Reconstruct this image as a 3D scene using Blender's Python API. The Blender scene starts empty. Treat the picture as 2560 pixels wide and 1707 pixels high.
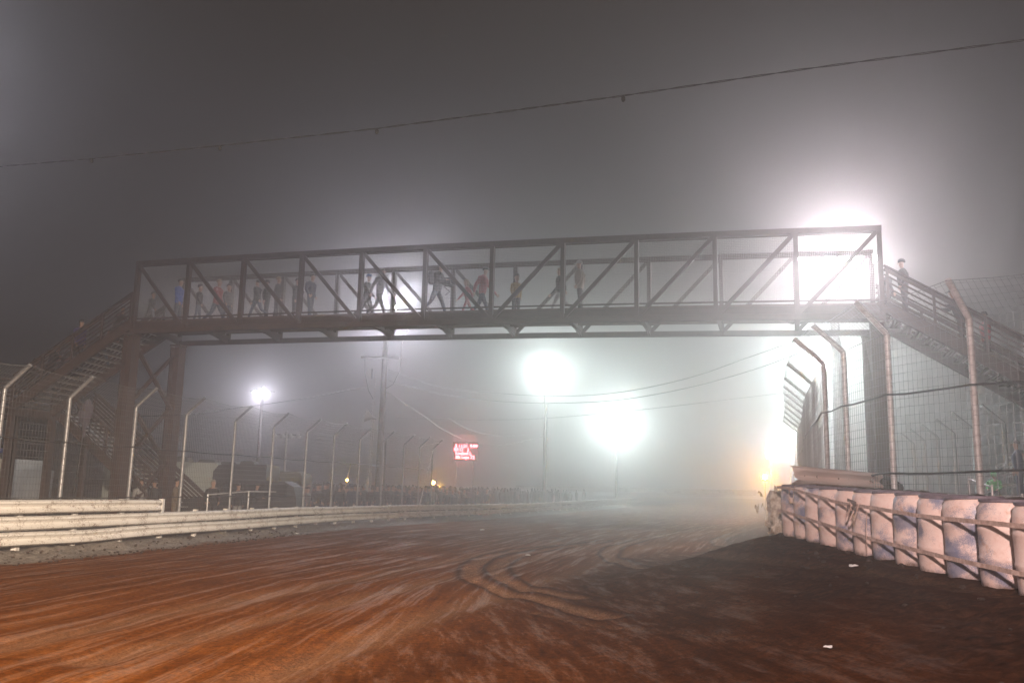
import bpy, bmesh, math, random
import numpy as np
from mathutils import Vector, Matrix
random.seed(7)
rng = np.random.default_rng(11)
sc = bpy.context.scene
R = math.radians

# ------------------------------------------------------------------ camera
FPX, PITCH, ROLL, CZ = 2217.6, 0.1691, -0.0218, 1.65      # focal length for a 2560 px wide frame
RX = Vector((1, 0, 0)); FW = Vector((0, math.cos(PITCH), math.sin(PITCH))); UP = RX.cross(FW)
CR = math.cos(ROLL)*RX - math.sin(ROLL)*UP
CU = math.sin(ROLL)*RX + math.cos(ROLL)*UP
cam = bpy.data.cameras.new('camera'); cam_o = bpy.data.objects.new('camera', cam)
bpy.context.collection.objects.link(cam_o)
cam.sensor_width = 36; cam.lens = FPX/2560*36; cam.clip_end = 3000; cam.clip_start = 0.1
m = Matrix.Identity(4)
for i in range(3):
    m[i][0] = CR[i]; m[i][1] = CU[i]; m[i][2] = -FW[i]
m[2][3] = CZ
cam_o.matrix_world = m
sc.camera = cam_o

def at(px, py, d):
    """world point seen at pixel (px,py) of the 2560x1707 frame, d metres ahead"""
    r = FW + (px-1280)/FPX*CR - (py-853.5)/FPX*CU
    return Vector((0, 0, CZ)) + r*(d/r.y)
def atz(px, py, z):
    r = FW + (px-1280)/FPX*CR - (py-853.5)/FPX*CU
    return Vector((0, 0, CZ)) + r*((z-CZ)/r.z)

# ------------------------------------------------------------------ world, exposure
w = bpy.data.worlds.new('World'); sc.world = w; w.use_nodes = True
bg = w.node_tree.nodes['Background']
bg.inputs[0].default_value = (0.60, 0.48, 0.52, 1); bg.inputs[1].default_value = 0.008
sc.view_settings.view_transform = 'Standard'; sc.view_settings.look = 'None'
sc.view_settings.exposure = 0.0; sc.view_settings.gamma = 1
cy = sc.cycles
cy.use_denoising = True
cy.volume_bounces = 1; cy.max_bounces = 5; cy.diffuse_bounces = 2; cy.glossy_bounces = 2
cy.transparent_max_bounces = 8
cy.use_light_tree = True
cy.sample_clamp_indirect = 2
cy.use_adaptive_sampling = False

FOG = 0.0100; FOG_G = 0.84
LAMPK = 1.0; FRONTK = 1.0
def C(): return bpy.context.collection

# ------------------------------------------------------------------ light sources (lamps of the track and one added for glow)
def point(name, p, power, col, rad=0.25, spot=None, target=None, blend=0.5):
    L = bpy.data.lights.new(name, 'SPOT' if spot else 'POINT')
    L.energy = power*LAMPK; L.color = col; L.shadow_soft_size = rad
    o = bpy.data.objects.new(name, L); C().objects.link(o); o.location = p
    if spot:
        L.spot_size = R(spot); L.spot_blend = blend
        d = (Vector(target)-Vector(p)); o.rotation_euler = d.to_track_quat('-Z', 'Y').to_euler()
    return o
WHITE = (1, .90, .96); TEAL = (.84, 1, .97); VIOL = (.86, .86, 1); WARM = (1, .82, .66)
LAMPS = [  # pixel x, y, distance, power, colour
    ('main', 2092, 650, 34, 9000, WHITE),
    ('pole', 985, 770, 50, 9500, VIOL),
    ('left', 653, 985, 85, 2600, VIOL),
    ('mid', 1366, 930, 88, 8200, TEAL),
    ('far', 1542, 1052, 120, 19000, TEAL),
    ('beyond', 1992, 1085, 90, 4000, TEAL),  # added lamp, hidden behind the fence posts, to brighten the mist at right
    ('side', -430, 130, 30, 4000, VIOL),
    ('fence', 2046, 908, 45, 8000, TEAL),
]
LP = {}
for n, px, py, d, pw, c in LAMPS:
    LP[n] = at(px, py, d)
    point(n+'_lamp_light', LP[n], pw*FRONTK, c, .3, 178, LP[n]+Vector((.25 if n == 'pole' else 0, -1, -.12)), .6)
# lamps of the track behind the photographer (their masts stand there too)
point('rear_left_lamp_light', (3, -8, 6.5), 125000, (1, .79, .60), .35, 39, (-9.0, 24.0, -1), 1.0)
point('rear_right_lamp_light', (-2, -7, 7.0), 23000, (1, .75, .69), .3, 48, (6.3, 12.2, 1.9), .8)

# ------------------------------------------------------------------ materials
MAT = {}
def mat(name, col, rough=.6, metal=0., noise=0., scale=8., col2=None, bump=0., bscale=40., spec=.5, emit=None, estr=0., coat=0.):
    if name in MAT: return MAT[name]
    M = bpy.data.materials.new(name); M.use_nodes = True
    nt = M.node_tree; b = nt.nodes['Principled BSDF']
    b.inputs['Base Color'].default_value = (*col, 1); b.inputs['Roughness'].default_value = rough
    b.inputs['Metallic'].default_value = metal; b.inputs['Specular IOR Level'].default_value = spec
    b.inputs['Coat Weight'].default_value = coat
    tc = nt.nodes.new('ShaderNodeTexCoord')
    if noise or col2:
        n = nt.nodes.new('ShaderNodeTexNoise'); n.inputs['Scale'].default_value = scale; n.inputs['Detail'].default_value = 6
        n.inputs['Roughness'].default_value = .65
        nt.links.new(tc.outputs['Object'], n.inputs['Vector'])
        r = nt.nodes.new('ShaderNodeValToRGB'); r.color_ramp.elements[0].position = .38; r.color_ramp.elements[1].position = .66
        c2 = col2 or tuple(max(0, c*(1-noise)) for c in col)
        r.color_ramp.elements[0].color = (*col, 1); r.color_ramp.elements[1].color = (*c2, 1)
        nt.links.new(n.outputs['Fac'], r.inputs['Fac']); nt.links.new(r.outputs['Color'], b.inputs['Base Color'])
        mr = nt.nodes.new('ShaderNodeMapRange'); mr.inputs['To Min'].default_value = max(.05, rough-.15); mr.inputs['To Max'].default_value = min(1, rough+.2)
        nt.links.new(n.outputs['Fac'], mr.inputs['Value']); nt.links.new(mr.outputs['Result'], b.inputs['Roughness'])
    if bump:
        n2 = nt.nodes.new('ShaderNodeTexNoise'); n2.inputs['Scale'].default_value = bscale; n2.inputs['Detail'].default_value = 4
        nt.links.new(tc.outputs['Object'], n2.inputs['Vector'])
        bp = nt.nodes.new('ShaderNodeBump'); bp.inputs['Strength'].default_value = bump; bp.inputs['Distance'].default_value = .02
        nt.links.new(n2.outputs['Fac'], bp.inputs['Height']); nt.links.new(bp.outputs['Normal'], b.inputs['Normal'])
    if emit:
        b.inputs['Emission Color'].default_value = (*emit, 1); b.inputs['Emission Strength'].default_value = estr
    M.cycles.emission_sampling = 'NONE'
    MAT[name] = M
    return M
STEEL = mat('weathering_steel', (.052, .021, .012), .75, 0, .5, 3, (.028, .014, .010), .3, 30)
DECK = mat('deck_underside', (.10, .055, .04), .8, 0, .4, 5, None, .3, 20)
GALV = mat('galvanised_pipe', (.74, .72, .71), .34, .30, .3, 9, (.50, .46, .44), .15, 60)
GALVD = mat('galvanised_pipe_dull', (.40, .40, .41), .42, .7, .3, 9, None, .15, 60)
WIRE = mat('galvanised_wire', (.20, .20, .20), .5, .4)
CABLE = mat('steel_cable', (.035, .035, .035), .6, .3)
BWIRE = mat('black_wire', (.008, .008, .008), .9)
NOSING = mat('aluminium_nosing', (.8, .8, .8), .35, .5)
GLOW = mat('lamp_glass', (1, 1, 1), .3, emit=(1, 1, 1), estr=60)
BLACK = mat('black_rubber', (.012, .012, .013), .8, 0, .3, 20, (.04, .03, .025), .8, 30)
WOOD = mat('pole_wood', (.12, .09, .07), .85, 0, .4, 6, None, .4, 25)

# ------------------------------------------------------------------ mesh builder
class MB:
    def __init__(s): s.v = []; s.f = []; s.mi = []; s.cur = 0
    def quad_strip(s, rings, closed=True, cap=True):
        n = len(rings[0]); b = len(s.v)
        for r in rings: s.v.extend(tuple(p) for p in r)
        k = n if closed else n-1
        for i in range(len(rings)-1):
            for j in range(k):
                a = b+i*n+j; c = b+i*n+(j+1) % n
                s.f.append((a, c, c+n, a+n)); s.mi.append(s.cur)
        if cap and closed:
            s.f.append(tuple(b+j for j in range(n))[::-1]); s.mi.append(s.cur)
            e = b+(len(rings)-1)*n
            s.f.append(tuple(e+j for j in range(n))); s.mi.append(s.cur)
        return s
    def box(s, c, size, ax=None):
        c = Vector(c); x, y, z = ax if ax else (Vector((1, 0, 0)), Vector((0, 1, 0)), Vector((0, 0, 1)))
        hx, hy, hz = size[0]/2, size[1]/2, size[2]/2
        r = [[c+x*sx*hx+y*sy*hy+z*sz*hz for sx, sy in ((-1, -1), (1, -1), (1, 1), (-1, 1))] for sz in (-1, 1)]
        return s.quad_strip(r)
    def beam(s, a, b, w, h, up=Vector((0, 0, 1))):
        a = Vector(a); b = Vector(b); t = (b-a).normalized(); up = Vector(up)
        sd = t.cross(up)
        if sd.length < 1e-4: sd = t.cross(Vector((1, 0, 0)))
        sd.normalize(); u = sd.cross(t).normalized()
        r = [[p+sd*x*w/2+u*y*h/2 for x, y in ((-1, -1), (1, -1), (1, 1), (-1, 1))] for p in (a, b)]
        return s.quad_strip(r)
    def hbeam(s, a, b, w, h, up=Vector((0, 1, 0)), tf=.03):
        """wide-flange column: two flanges (w wide) and a web, h deep along up"""
        a = Vector(a); b = Vector(b); t = (b-a).normalized(); up = Vector(up)
        sd = t.cross(up).normalized(); u = sd.cross(t).normalized()
        for k in (-1, 1):
            o = u*k*(h/2-tf/2)
            s.beam(a+o, b+o, w, tf, u)
        s.beam(a, b, tf*.7, h-2*tf, u)
        return s
    def tube(s, pts, r, n=8, cap=True):
        pts = [Vector(p) for p in pts]; rs = r if isinstance(r, (list, tuple)) else [r]*len(pts)
        rings = []; ref = None
        for i, p in enumerate(pts):
            t = (pts[min(i+1, len(pts)-1)]-pts[max(i-1, 0)]).normalized()
            if ref is None:
                ref = Vector((0, 0, 1)) if abs(t.z) < .9 else Vector((0, 1, 0))
            a = t.cross(ref).normalized(); b = a.cross(t).normalized(); ref = b
            rings.append([p+(a*math.cos(2*math.pi*k/n)+b*math.sin(2*math.pi*k/n))*rs[i] for k in range(n)])
        return s.quad_strip(rings, True, cap)
    def lathe(s, c, prof, n=20, ax=None):
        c = Vector(c); x, y, z = ax if ax else (Vector((1, 0, 0)), Vector((0, 1, 0)), Vector((0, 0, 1)))
        rings = [[c+z*h+(x*math.cos(2*math.pi*k/n)+y*math.sin(2*math.pi*k/n))*r for k in range(n)] for r, h in prof]
        return s.quad_strip(rings)
    def sphere(s, c, r, sx=1, sy=1, sz=1, n=10, m_=6):
        rings = []
        for i in range(m_+1):
            a = math.pi*(i/m_)*.98+.01*math.pi
            rings.append([Vector(c)+Vector((math.sin(a)*math.cos(2*math.pi*k/n)*r*sx, math.sin(a)*math.sin(2*math.pi*k/n)*r*sy, -math.cos(a)*r*sz)) for k in range(n)])
        return s.quad_strip(rings)
    def sweep(s, pts, prof, side=1, wob=None):
        """prof: closed list (u towards the track, z up) swept along a horizontal path"""
        pts = [Vector(p) for p in pts]; rings = []
        for i, p in enumerate(pts):
            t = pts[min(i+1, len(pts)-1)]-pts[max(i-1, 0)]; t.z = 0; t.normalize()
            nn = Vector((t.y, -t.x, 0))*side
            rings.append([p+nn*(u+(wob(i, z) if wob else 0))+Vector((0, 0, z)) for u, z in prof])
        return s.quad_strip(rings)
    def build(s, name, mats, parent=None, smooth=False, loc=None, origin=None):
        me = bpy.data.meshes.new(name)
        v = s.v
        if origin is not None:
            o0 = Vector(origin); v = [tuple(Vector(p)-o0) for p in v]
        me.from_pydata(v, [], s.f)
        for m_ in (mats if isinstance(mats, (list, tuple)) else [mats]): me.materials.append(m_)
        if any(s.mi): me.polygons.foreach_set('material_index', s.mi)
        if smooth:
            me.polygons.foreach_set('use_smooth', [True]*len(me.polygons))
            try: me.set_sharp_from_angle(angle=R(40))
            except Exception: pass
        me.update()
        o = bpy.data.objects.new(name, me); C().objects.link(o)
        if origin is not None and parent is None: o.location = origin
        if parent is not None:
            o.parent = parent
            o.matrix_parent_inverse = parent.matrix_world.inverted() if False else Matrix.Identity(4)
            if origin is not None: o.location = Vector(origin)
        if loc is not None: o.location = loc
        return o

def tag(o, label, cat, group=None, kind=None):
    if label: o['label'] = label
    if cat: o['category'] = cat
    if group: o['group'] = group
    if kind: o['kind'] = kind
    return o
def empty(name, loc, label, cat, group=None, rz=0):
    o = bpy.data.objects.new(name, None); C().objects.link(o); o.location = loc; o.rotation_euler = (0, 0, rz)
    o.empty_display_size = .2
    return tag(o, label, cat, group)
def copy_tree(o, parent=None):
    c = o.copy(); C().objects.link(c); c.parent = parent
    for ch in list(o.children): copy_tree(ch, c)
    return c
class Thing:
    """an Empty at a base point; parts are built in world coordinates and stored relative to it"""
    def __init__(s, name, loc, label, cat, group=None):
        s.o = empty(name, loc, label, cat, group); s.loc = Vector(loc)
    def part(s, name, mb, mats, smooth=False, label=None):
        mb.v = [tuple(Vector(p)-s.loc) for p in mb.v]
        o = mb.build(name, mats, s.o, smooth)
        if label: o['label'] = label
        return o
    def sub(s, name, mb, mats, par, smooth=False):
        mb.v = [tuple(Vector(p)-s.loc) for p in mb.v]
        return mb.build(name, mats, par, smooth)

def interp(x, xs, ys): return float(np.interp(x, xs, ys))

# ------------------------------------------------------------------ plan of the place
RAIL_D = [-40, 5, 19, 38.4, 44, 49.5, 60, 80, 105, 132, 180]
RAIL_X = [-21, -13.4, -11.0, -7.66, -6.1, -4.35, -1.2, 4.5, 11.8, 19.8, 36]
_d = np.linspace(-40, 180, 881)
_x = np.interp(_d, RAIL_D, RAIL_X)
_k = np.ones(33)/33; _x = np.convolve(np.pad(_x, 16, mode='reflect', reflect_type='odd'), _k, 'valid')
def railx(d): return np.interp(d, _d, _x)
EDGE_D = [-40, 4, 16.5, 18, 21, 25.5, 33, 44, 80, 130, 180]
EDGE_X = [5.4, 5.4, 5.4, 5.75, 6.5, 7.6, 9.8, 13.2, 25, 43, 65]
def edgex(d): return np.interp(d, EDGE_D, EDGE_X)
def sstep(a, b, x):
    t = np.clip((x-a)/(b-a), 0, 1); return t*t*(3-2*t)

# ------------------------------------------------------------------ ground
def vnoise(x, seed):
    r = np.random.default_rng(seed).random(4096); i = np.floor(x).astype(int); f = x-i; f = f*f*(3-2*f)
    return r[i % 4096]*(1-f)+r[(i+1) % 4096]*f-.5
def vnoise2(x, y, seed):
    r = np.random.default_rng(seed).random((256, 256)); i = np.floor(x).astype(int); j = np.floor(y).astype(int)
    fx = x-i; fy = y-j; fx = fx*fx*(3-2*fx); fy = fy*fy*(3-2*fy)
    a = r[i % 256, j % 256]; b = r[(i+1) % 256, j % 256]; c = r[i % 256, (j+1) % 256]; d = r[(i+1) % 256, (j+1) % 256]
    return (a*(1-fx)+b*fx)*(1-fy)+(c*(1-fx)+d*fx)*fy-.5
def base_z(x, y):
    e = edgex(y); rx = railx(y)
    bank = (.84+.028*np.clip(y-9.6, -3, 8))
    z = bank*sstep(-4.6, .35, x-e)*(1-.75*sstep(16.9, 20.5, y))
    z = z+.16*sstep(1.0, .1, x-rx)*sstep(-60, 5, y)
    z = z+.10*sstep(.1, -1.5, x-rx)
    z = z+np.clip(y-70, 0, 200)*.006
    return z
# tyre paths, read on the clay in metres: (list of points, half width, depth, tread)
PX = 2560/2352
def gpath(pts): return [tuple(atz(px*PX, py*PX, 0.03)[:2]) for px, py in pts]
TRACKS = [
    (gpath([(1330, 1243), (1200, 1258), (1120, 1275), (1083, 1300), (1085, 1325), (1140, 1348), (1240, 1372), (1400, 1420)]), .19, .055, 1),
    (gpath([(1390, 1240), (1260, 1258), (1170, 1278), (1140, 1298), (1150, 1322), (1210, 1345), (1330, 1375)]), .19, .055, 1),
    (gpath([(1760, 1190), (1600, 1213), (1480, 1235), (1410, 1255), (1396, 1272), (1450, 1300), (1600, 1343), (1850, 1412), (2100, 1480), (2330, 1545)]), .20, .035, 1),
    (gpath([(1800, 1205), (1700, 1228), (1650, 1245), (1660, 1262), (1740, 1280), (1850, 1300)]), .20, .03, 1),
    (gpath([(1230, 1400), (1400, 1440), (1600, 1480), (1800, 1530), (2000, 1580), (2200, 1640)]), .085, .02, 2),
    (gpath([(1600, 1370), (1760, 1400), (1950, 1450), (2150, 1530), (2300, 1600)]), .08, .02, 2),
    (gpath([(1520, 1245), (1420, 1272), (1330, 1305), (1200, 1345), (1000, 1405), (800, 1475), (560, 1568)]), .34, .05, 0),
    (gpath([(1560, 1205), (1300, 1240), (1000, 1290), (700, 1345), (350, 1410), (0, 1480)]), .30, .03, 0),
    (gpath([(1640, 1210), (1500, 1228), (1250, 1275), (1000, 1330), (600, 1420), (200, 1510)]), .25, .025, 0),
]
def build_ground():
    ys = [-8.]
    while ys[-1] < 600:
        y = ys[-1]; st = .45 if y < 4 else (.075 if y < 18 else .075*(y/18)**1.6)
        ys.append(y+min(st*.85, 40))
    ys = np.array(ys)
    xs = list(np.arange(-13, 7.2, .055)); x = 7.2; st = .085
    while x < 500: st *= 1.16; x += min(st, 60); xs.append(x)
    x = -13; st = .085; neg = []
    while x > -500: st *= 1.16; x -= min(st, 60); neg.append(x)
    xs = np.array(neg[::-1]+xs)
    # far down the track the columns slide sideways with it
    shift = np.where(ys > 30, (railx(np.clip(ys, -40, 180))+edgex(np.clip(ys, -40, 180)))/2-(railx(30)+edgex(30))/2, 0)
    sc_w = np.where(ys > 30, np.clip((edgex(np.clip(ys, 0, 180))-railx(np.clip(ys, 0, 180)))/(edgex(30)-railx(30)), 1, 3), 1)
    X, Y = np.meshgrid(xs, ys)
    inner = np.exp(-(np.abs(X)/60)**2)
    X = X*(1+(sc_w[:, None]-1)*inner)+shift[:, None]*inner
    Z = base_z(X, Y)
    ext = (1-sstep(150, 260, Y))*(1-sstep(40, 90, np.abs(X)))
    # racing grooves follow the outside rail
    s = X-railx(np.clip(Y, -40, 180)); wid = edgex(np.clip(Y, -40, 180))-railx(np.clip(Y, -40, 180)); u = s/wid*16
    on = sstep(.7, 1.6, s)*sstep(1.8, 2.8, wid-s)
    along = .6+.8*(vnoise2(u*.35, Y*.05, 3)+.5)
    fore = 1-.75*sstep(-6.5, 1.5, X+.0*Y)*(1-sstep(13, 24, Y))
    fam = sstep(-.6, 1.2, X-(-2.26+(Y-7.5)*.285))*(1-sstep(22, 30, Y))
    u2 = X+.16*Y+vnoise2(X*.3, Y*.12, 51)*1.1
    fore = 1-fam
    g = (vnoise(u*1.1+vnoise2(u*.1, Y*.04, 8)*1.5, 1)*.050+vnoise(u*3.1+vnoise2(u*.2, Y*.08, 9), 2)*.042+vnoise(u*7.5, 4)*.020)*along
    Z = Z+on*g*fore*ext+on*fam*(vnoise(u2*1.6, 52)*.035+vnoise(u2*4.7, 53)*.02+vnoise(u2*11, 54)*.01)*(.4+vnoise2(X*.6, Y*.35, 55)+.5)
    near = 1-sstep(25, 60, Y)
    Z = Z+near*(vnoise2(X*1.1, Y*1.1, 5)*.03+vnoise2(X*3.3, Y*3.3, 6)*.012+vnoise2(X*7.1, Y*7.1, 7)*.008)
    Z = Z+near*(1-sstep(-6, 1, X))*0
    e = edgex(np.clip(Y, -40, 180))
    rough = sstep(-2.6, -1.0, X-e)*near
    Z = Z+rough*(vnoise2(X*4.7, Y*4.7, 12)*.05+vnoise2(X*11, Y*11, 13)*.03)
    lump = sstep(1.05, .5, s)*sstep(-.5, .1, s)*(1-sstep(90, 140, Y))
    Z = Z+lump*(vnoise2(X*2.2, Y*2.2, 14)*.12+vnoise2(X*6.5, Y*6.5, 15)*.09)
    tread = np.zeros_like(Z); rimd = np.zeros_like(Z)
    for pts, hw, dep, kind in TRACKS:
        P = np.array(pts); seg = []
        # smooth the polyline
        t = np.linspace(0, len(P)-1, 14*len(P)); q = np.stack([np.interp(t, range(len(P)), P[:, 0]), np.interp(t, range(len(P)), P[:, 1])], 1)
        for _ in range(6): q[1:-1] = (q[:-2]+2*q[1:-1]+q[2:])/4
        acc = 0
        best = np.full(Z.shape, 9.); arc = np.zeros(Z.shape)
        for a, b in zip(q[:-1], q[1:]):
            L = np.hypot(*(b-a))
            if L < 1e-6: continue
            x0, x1 = min(a[0], b[0])-.9, max(a[0], b[0])+.9; y0, y1 = min(a[1], b[1])-.9, max(a[1], b[1])+.9
            i0, i1 = np.searchsorted(ys, [y0, y1])
            XX = X[i0:i1]; YY = Y[i0:i1]
            tt = np.clip(((XX-a[0])*(b[0]-a[0])+(YY-a[1])*(b[1]-a[1]))/L**2, 0, 1)
            dd = np.hypot(XX-a[0]-tt*(b[0]-a[0]), YY-a[1]-tt*(b[1]-a[1]))
            mk = dd < best[i0:i1]; best[i0:i1][mk] = dd[mk]; arc[i0:i1][mk] = (acc+tt*L)[mk]
            acc += L
        prof = np.exp(-(best/hw)**4)
        rim = np.exp(-((best-hw*1.45)/(hw*.35))**2)*.35
        if kind:
            td = .55+.45*np.sin(arc*2*math.pi/.21+best*14)
            Z = Z-prof*dep*td+rim*dep; tread = np.maximum(tread, prof*(.35+.65*td)*(1 if kind == 1 else .35)*(1-.75*sstep(-2.5, .5, X-(-2.26+(Y-7.5)*.285)-4.0))); rimd = np.maximum(rimd, rim/.35*(1 if kind == 1 else .4))
        else:
            Z = Z-np.exp(-(best/hw)**2)*dep+rim*dep*.4
            tread = np.maximum(tread, np.exp(-(best/hw)**2)*.45)
    n0, n1 = X.shape
    v = np.stack([X, Y, Z], -1).reshape(-1, 3)
    idx = np.arange(n0*n1).reshape(n0, n1)
    f = np.stack([idx[:-1, :-1], idx[:-1, 1:], idx[1:, 1:], idx[1:, :-1]], -1).reshape(-1, 4)
    me = bpy.data.meshes.new('ground'); me.vertices.add(len(v)); me.vertices.foreach_set('co', v.ravel())
    me.loops.add(len(f)*4); me.loops.foreach_set('vertex_index', f.ravel())
    me.polygons.add(len(f)); me.polygons.foreach_set('loop_start', np.arange(len(f))*4)
    me.polygons.foreach_set('loop_total', np.full(len(f), 4)); me.polygons.foreach_set('use_smooth', np.ones(len(f), bool))
    me.update(calc_edges=True)
    def attr(nm, a):
        at_ = me.attributes.new(nm, 'FLOAT', 'POINT'); at_.data.foreach_set('value', a.astype(np.float32).ravel())
    sN = s+vnoise2(X*1.7, Y*1.7, 21)*.35
    attr('berm', sstep(1.15, .85, sN)); attr('tread', tread)
    attr('bank', sstep(-2.7, -1.3, X-e+vnoise2(X*1.3, Y*1.3, 22)*.9)); attr('groove', u); attr('crossing', u2); attr('fam', fam); attr('rim', rimd)
    o = bpy.data.objects.new('ground', me); C().objects.link(o); o['kind'] = 'structure'
    M = bpy.data.materials.new('clay'); M.use_nodes = True; nt = M.node_tree; b = nt.nodes['Principled BSDF']; me.materials.append(M)
    N = nt.nodes.new; K = nt.links.new
    def A(n):
        a = N('ShaderNodeAttribute'); a.attribute_name = n; return a.outputs['Fac']
    tc = N('ShaderNodeTexCoord')
    def noise(scale, detail=5, vec=None, rough=.6):
        n = N('ShaderNodeTexNoise'); n.inputs['Scale'].default_value = scale; n.inputs['Detail'].default_value = detail
        n.inputs['Roughness'].default_value = rough
        K(vec or tc.outputs['Object'], n.inputs['Vector']); return n.outputs['Fac']
    def ramp(fac, stops):
        r = N('ShaderNodeValToRGB')
        while len(r.color_ramp.elements) < len(stops): r.color_ramp.elements.new(.5)
        for el, (p, c) in zip(r.color_ramp.elements, stops): el.position = p; el.color = (*c, 1)
        K(fac, r.inputs['Fac']); return r.outputs['Color']
    def mix(fac, a, b_, mode='MIX'):
        x = N('ShaderNodeMix'); x.data_type = 'RGBA'; x.blend_type = mode
        if isinstance(fac, (int, float)): x.inputs[0].default_value = fac
        else: K(fac, x.inputs[0])
        for k, val in ((6, a), (7, b_)):
            if isinstance(val, tuple): x.inputs[k].default_value = (*val, 1)
            else: K(val, x.inputs[k])
        return x.outputs[2]
    # streak coordinates: across the track and, much slower, along it
    cmb = N('ShaderNodeCombineXYZ'); K(A('groove'), cmb.inputs[0]); sp = N('ShaderNodeSeparateXYZ'); K(tc.outputs['Object'], sp.inputs[0])
    ml = N('ShaderNodeMath'); ml.operation = 'MULTIPLY'; ml.inputs[1].default_value = .03; K(sp.outputs[1], ml.inputs[0]); K(ml.outputs[0], cmb.inputs[1])
    streak1 = noise(5.5, 8, cmb.outputs[0], .72)
    cmb2 = N('ShaderNodeCombineXYZ'); K(A('crossing'), cmb2.inputs[0]); ml2 = N('ShaderNodeMath'); ml2.operation = 'MULTIPLY'; ml2.inputs[1].default_value = .16; K(sp.outputs[1], ml2.inputs[0]); K(ml2.outputs[0], cmb2.inputs[1])
    streak2 = noise(3.6, 8, cmb2.outputs[0], .78)
    sm_ = N('ShaderNodeMix'); sm_.data_type = 'FLOAT'; K(A('fam'), sm_.inputs[0]); K(streak1, sm_.inputs[2]); K(streak2, sm_.inputs[3]); streak = sm_.outputs[0]
    clay = ramp(streak, [(.34, (.12, .034, .007)), (.46, (.20, .060, .011)), (.54, (.24, .080, .016)), (.62, (.28, .105, .026)), (.74, (.34, .155, .055))])
    wet = ramp(streak, [(.34, (.060, .018, .005)), (.47, (.115, .037, .011)), (.57, (.15, .055, .019)), (.72, (.21, .10, .05))])
    clay = mix(A('fam'), clay, wet)
    fine = noise(38, 6, None, .75)
    clay = mix(.55, clay, ramp(fine, [(.40, (.18, .18, .18)), (.5, (.62, .62, .62)), (.6, (1, 1, 1))]), 'MULTIPLY')
    grit = noise(11, 7, None, .8)
    clay = mix(.65, clay, ramp(grit, [(.40, (.22, .2, .2)), (.48, (.75, .75, .75)), (.58, (1.15, 1.12, 1.1))]), 'MULTIPLY')
    blot = noise(.9, 5)
    clay = mix(.5, clay, ramp(blot, [(.35, (.5, .45, .42)), (.6, (1, 1, 1))]), 'MULTIPLY')
    dark = ramp(noise(9, 6, None, .7), [(.36, (.016, .007, .004)), (.5, (.042, .017, .009)), (.64, (.085, .037, .020))])
    col = mix(A('bank'), clay, dark)
    trd = ramp(fine, [(.40, (.11, .055, .03)), (.5, (.25, .145, .085)), (.62, (.40, .28, .20))])
    tm = N('ShaderNodeMath'); tm.operation = 'MULTIPLY'; tm.inputs[1].default_value = .72; K(A('tread'), tm.inputs[0])
    col = mix(tm.outputs[0], col, trd)
    col = mix(A('rim'), col, mix(.9, col, (.035, .012, .006)))
    grey = ramp(noise(14, 7, None, .75), [(.3, (.07, .062, .055)), (.5, (.19, .17, .15)), (.7, (.36, .33, .29))])
    col = mix(A('berm'), col, grey)
    K(col, b.inputs['Base Color'])
    rr = N('ShaderNodeMapRange'); rr.inputs['From Min'].default_value = .35; rr.inputs['From Max'].default_value = .7
    rr.inputs['From Min'].default_value = .42; rr.inputs['From Max'].default_value = .62; rr.inputs['To Min'].default_value = .88; rr.inputs['To Max'].default_value = .62; K(streak, rr.inputs['Value'])
    rb = N('ShaderNodeMath'); rb.operation = 'MAXIMUM'; K(rr.outputs[0], rb.inputs[0]); K(A('bank'), rb.inputs[1]); K(rb.outputs[0], b.inputs['Roughness'])
    sb_ = N('ShaderNodeMapRange'); sb_.inputs['From Min'].default_value = .52; sb_.inputs['From Max'].default_value = .64; sb_.inputs['To Min'].default_value = .0; sb_.inputs['To Max'].default_value = .42; K(streak, sb_.inputs['Value']); fm = N('ShaderNodeMath'); fm.operation = 'MULTIPLY_ADD'; K(A('fam'), fm.inputs[0]); fm.inputs[1].default_value = -.85; fm.inputs[2].default_value = 1; sm2 = N('ShaderNodeMath'); sm2.operation = 'MULTIPLY'; K(sb_.outputs[0], sm2.inputs[0]); K(fm.outputs[0], sm2.inputs[1]); K(sm2.outputs[0], b.inputs['Specular IOR Level'])
    bp = N('ShaderNodeBump'); bp.inputs['Strength'].default_value = .9; bp.inputs['Distance'].default_value = .035
    mx = N('ShaderNodeMath'); mx.operation = 'ADD'; K(noise(26, 8, None, .85), mx.inputs[0]); K(streak, mx.inputs[1])
    K(mx.outputs[0], bp.inputs['Height']); K(bp.outputs['Normal'], b.inputs['Normal'])
    return o
build_ground()
def gz(x, y): return float(base_z(np.array(float(x)), np.array(float(y))))

# ------------------------------------------------------------------ clods and litter on the clay
cl = MB()
for k in range(640):
    if k < 560:
        d = random.uniform(5, 34); x = float(railx(d))+random.uniform(.2, 1.35)
    else:
        d = random.uniform(5.5, 17); x = 5.4-abs(random.gauss(.5, .75))-.3
    r = random.uniform(.010, .038)*(1 if random.random() < .93 else 1.8)
    cl.sphere((x, d, gz(x, d)+r*.4), r, random.uniform(.7, 1.4), random.uniform(.7, 1.4), random.uniform(.5, .9), 6, 4)
o = cl.build('clods', mat('clod_soil', (.045, .026, .018), .95, 0, .5, 14, (.02, .012, .009), 1, 60)); tag(o, 'loose dirt clods along the edges of the clay track', None, None, 'stuff')

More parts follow.
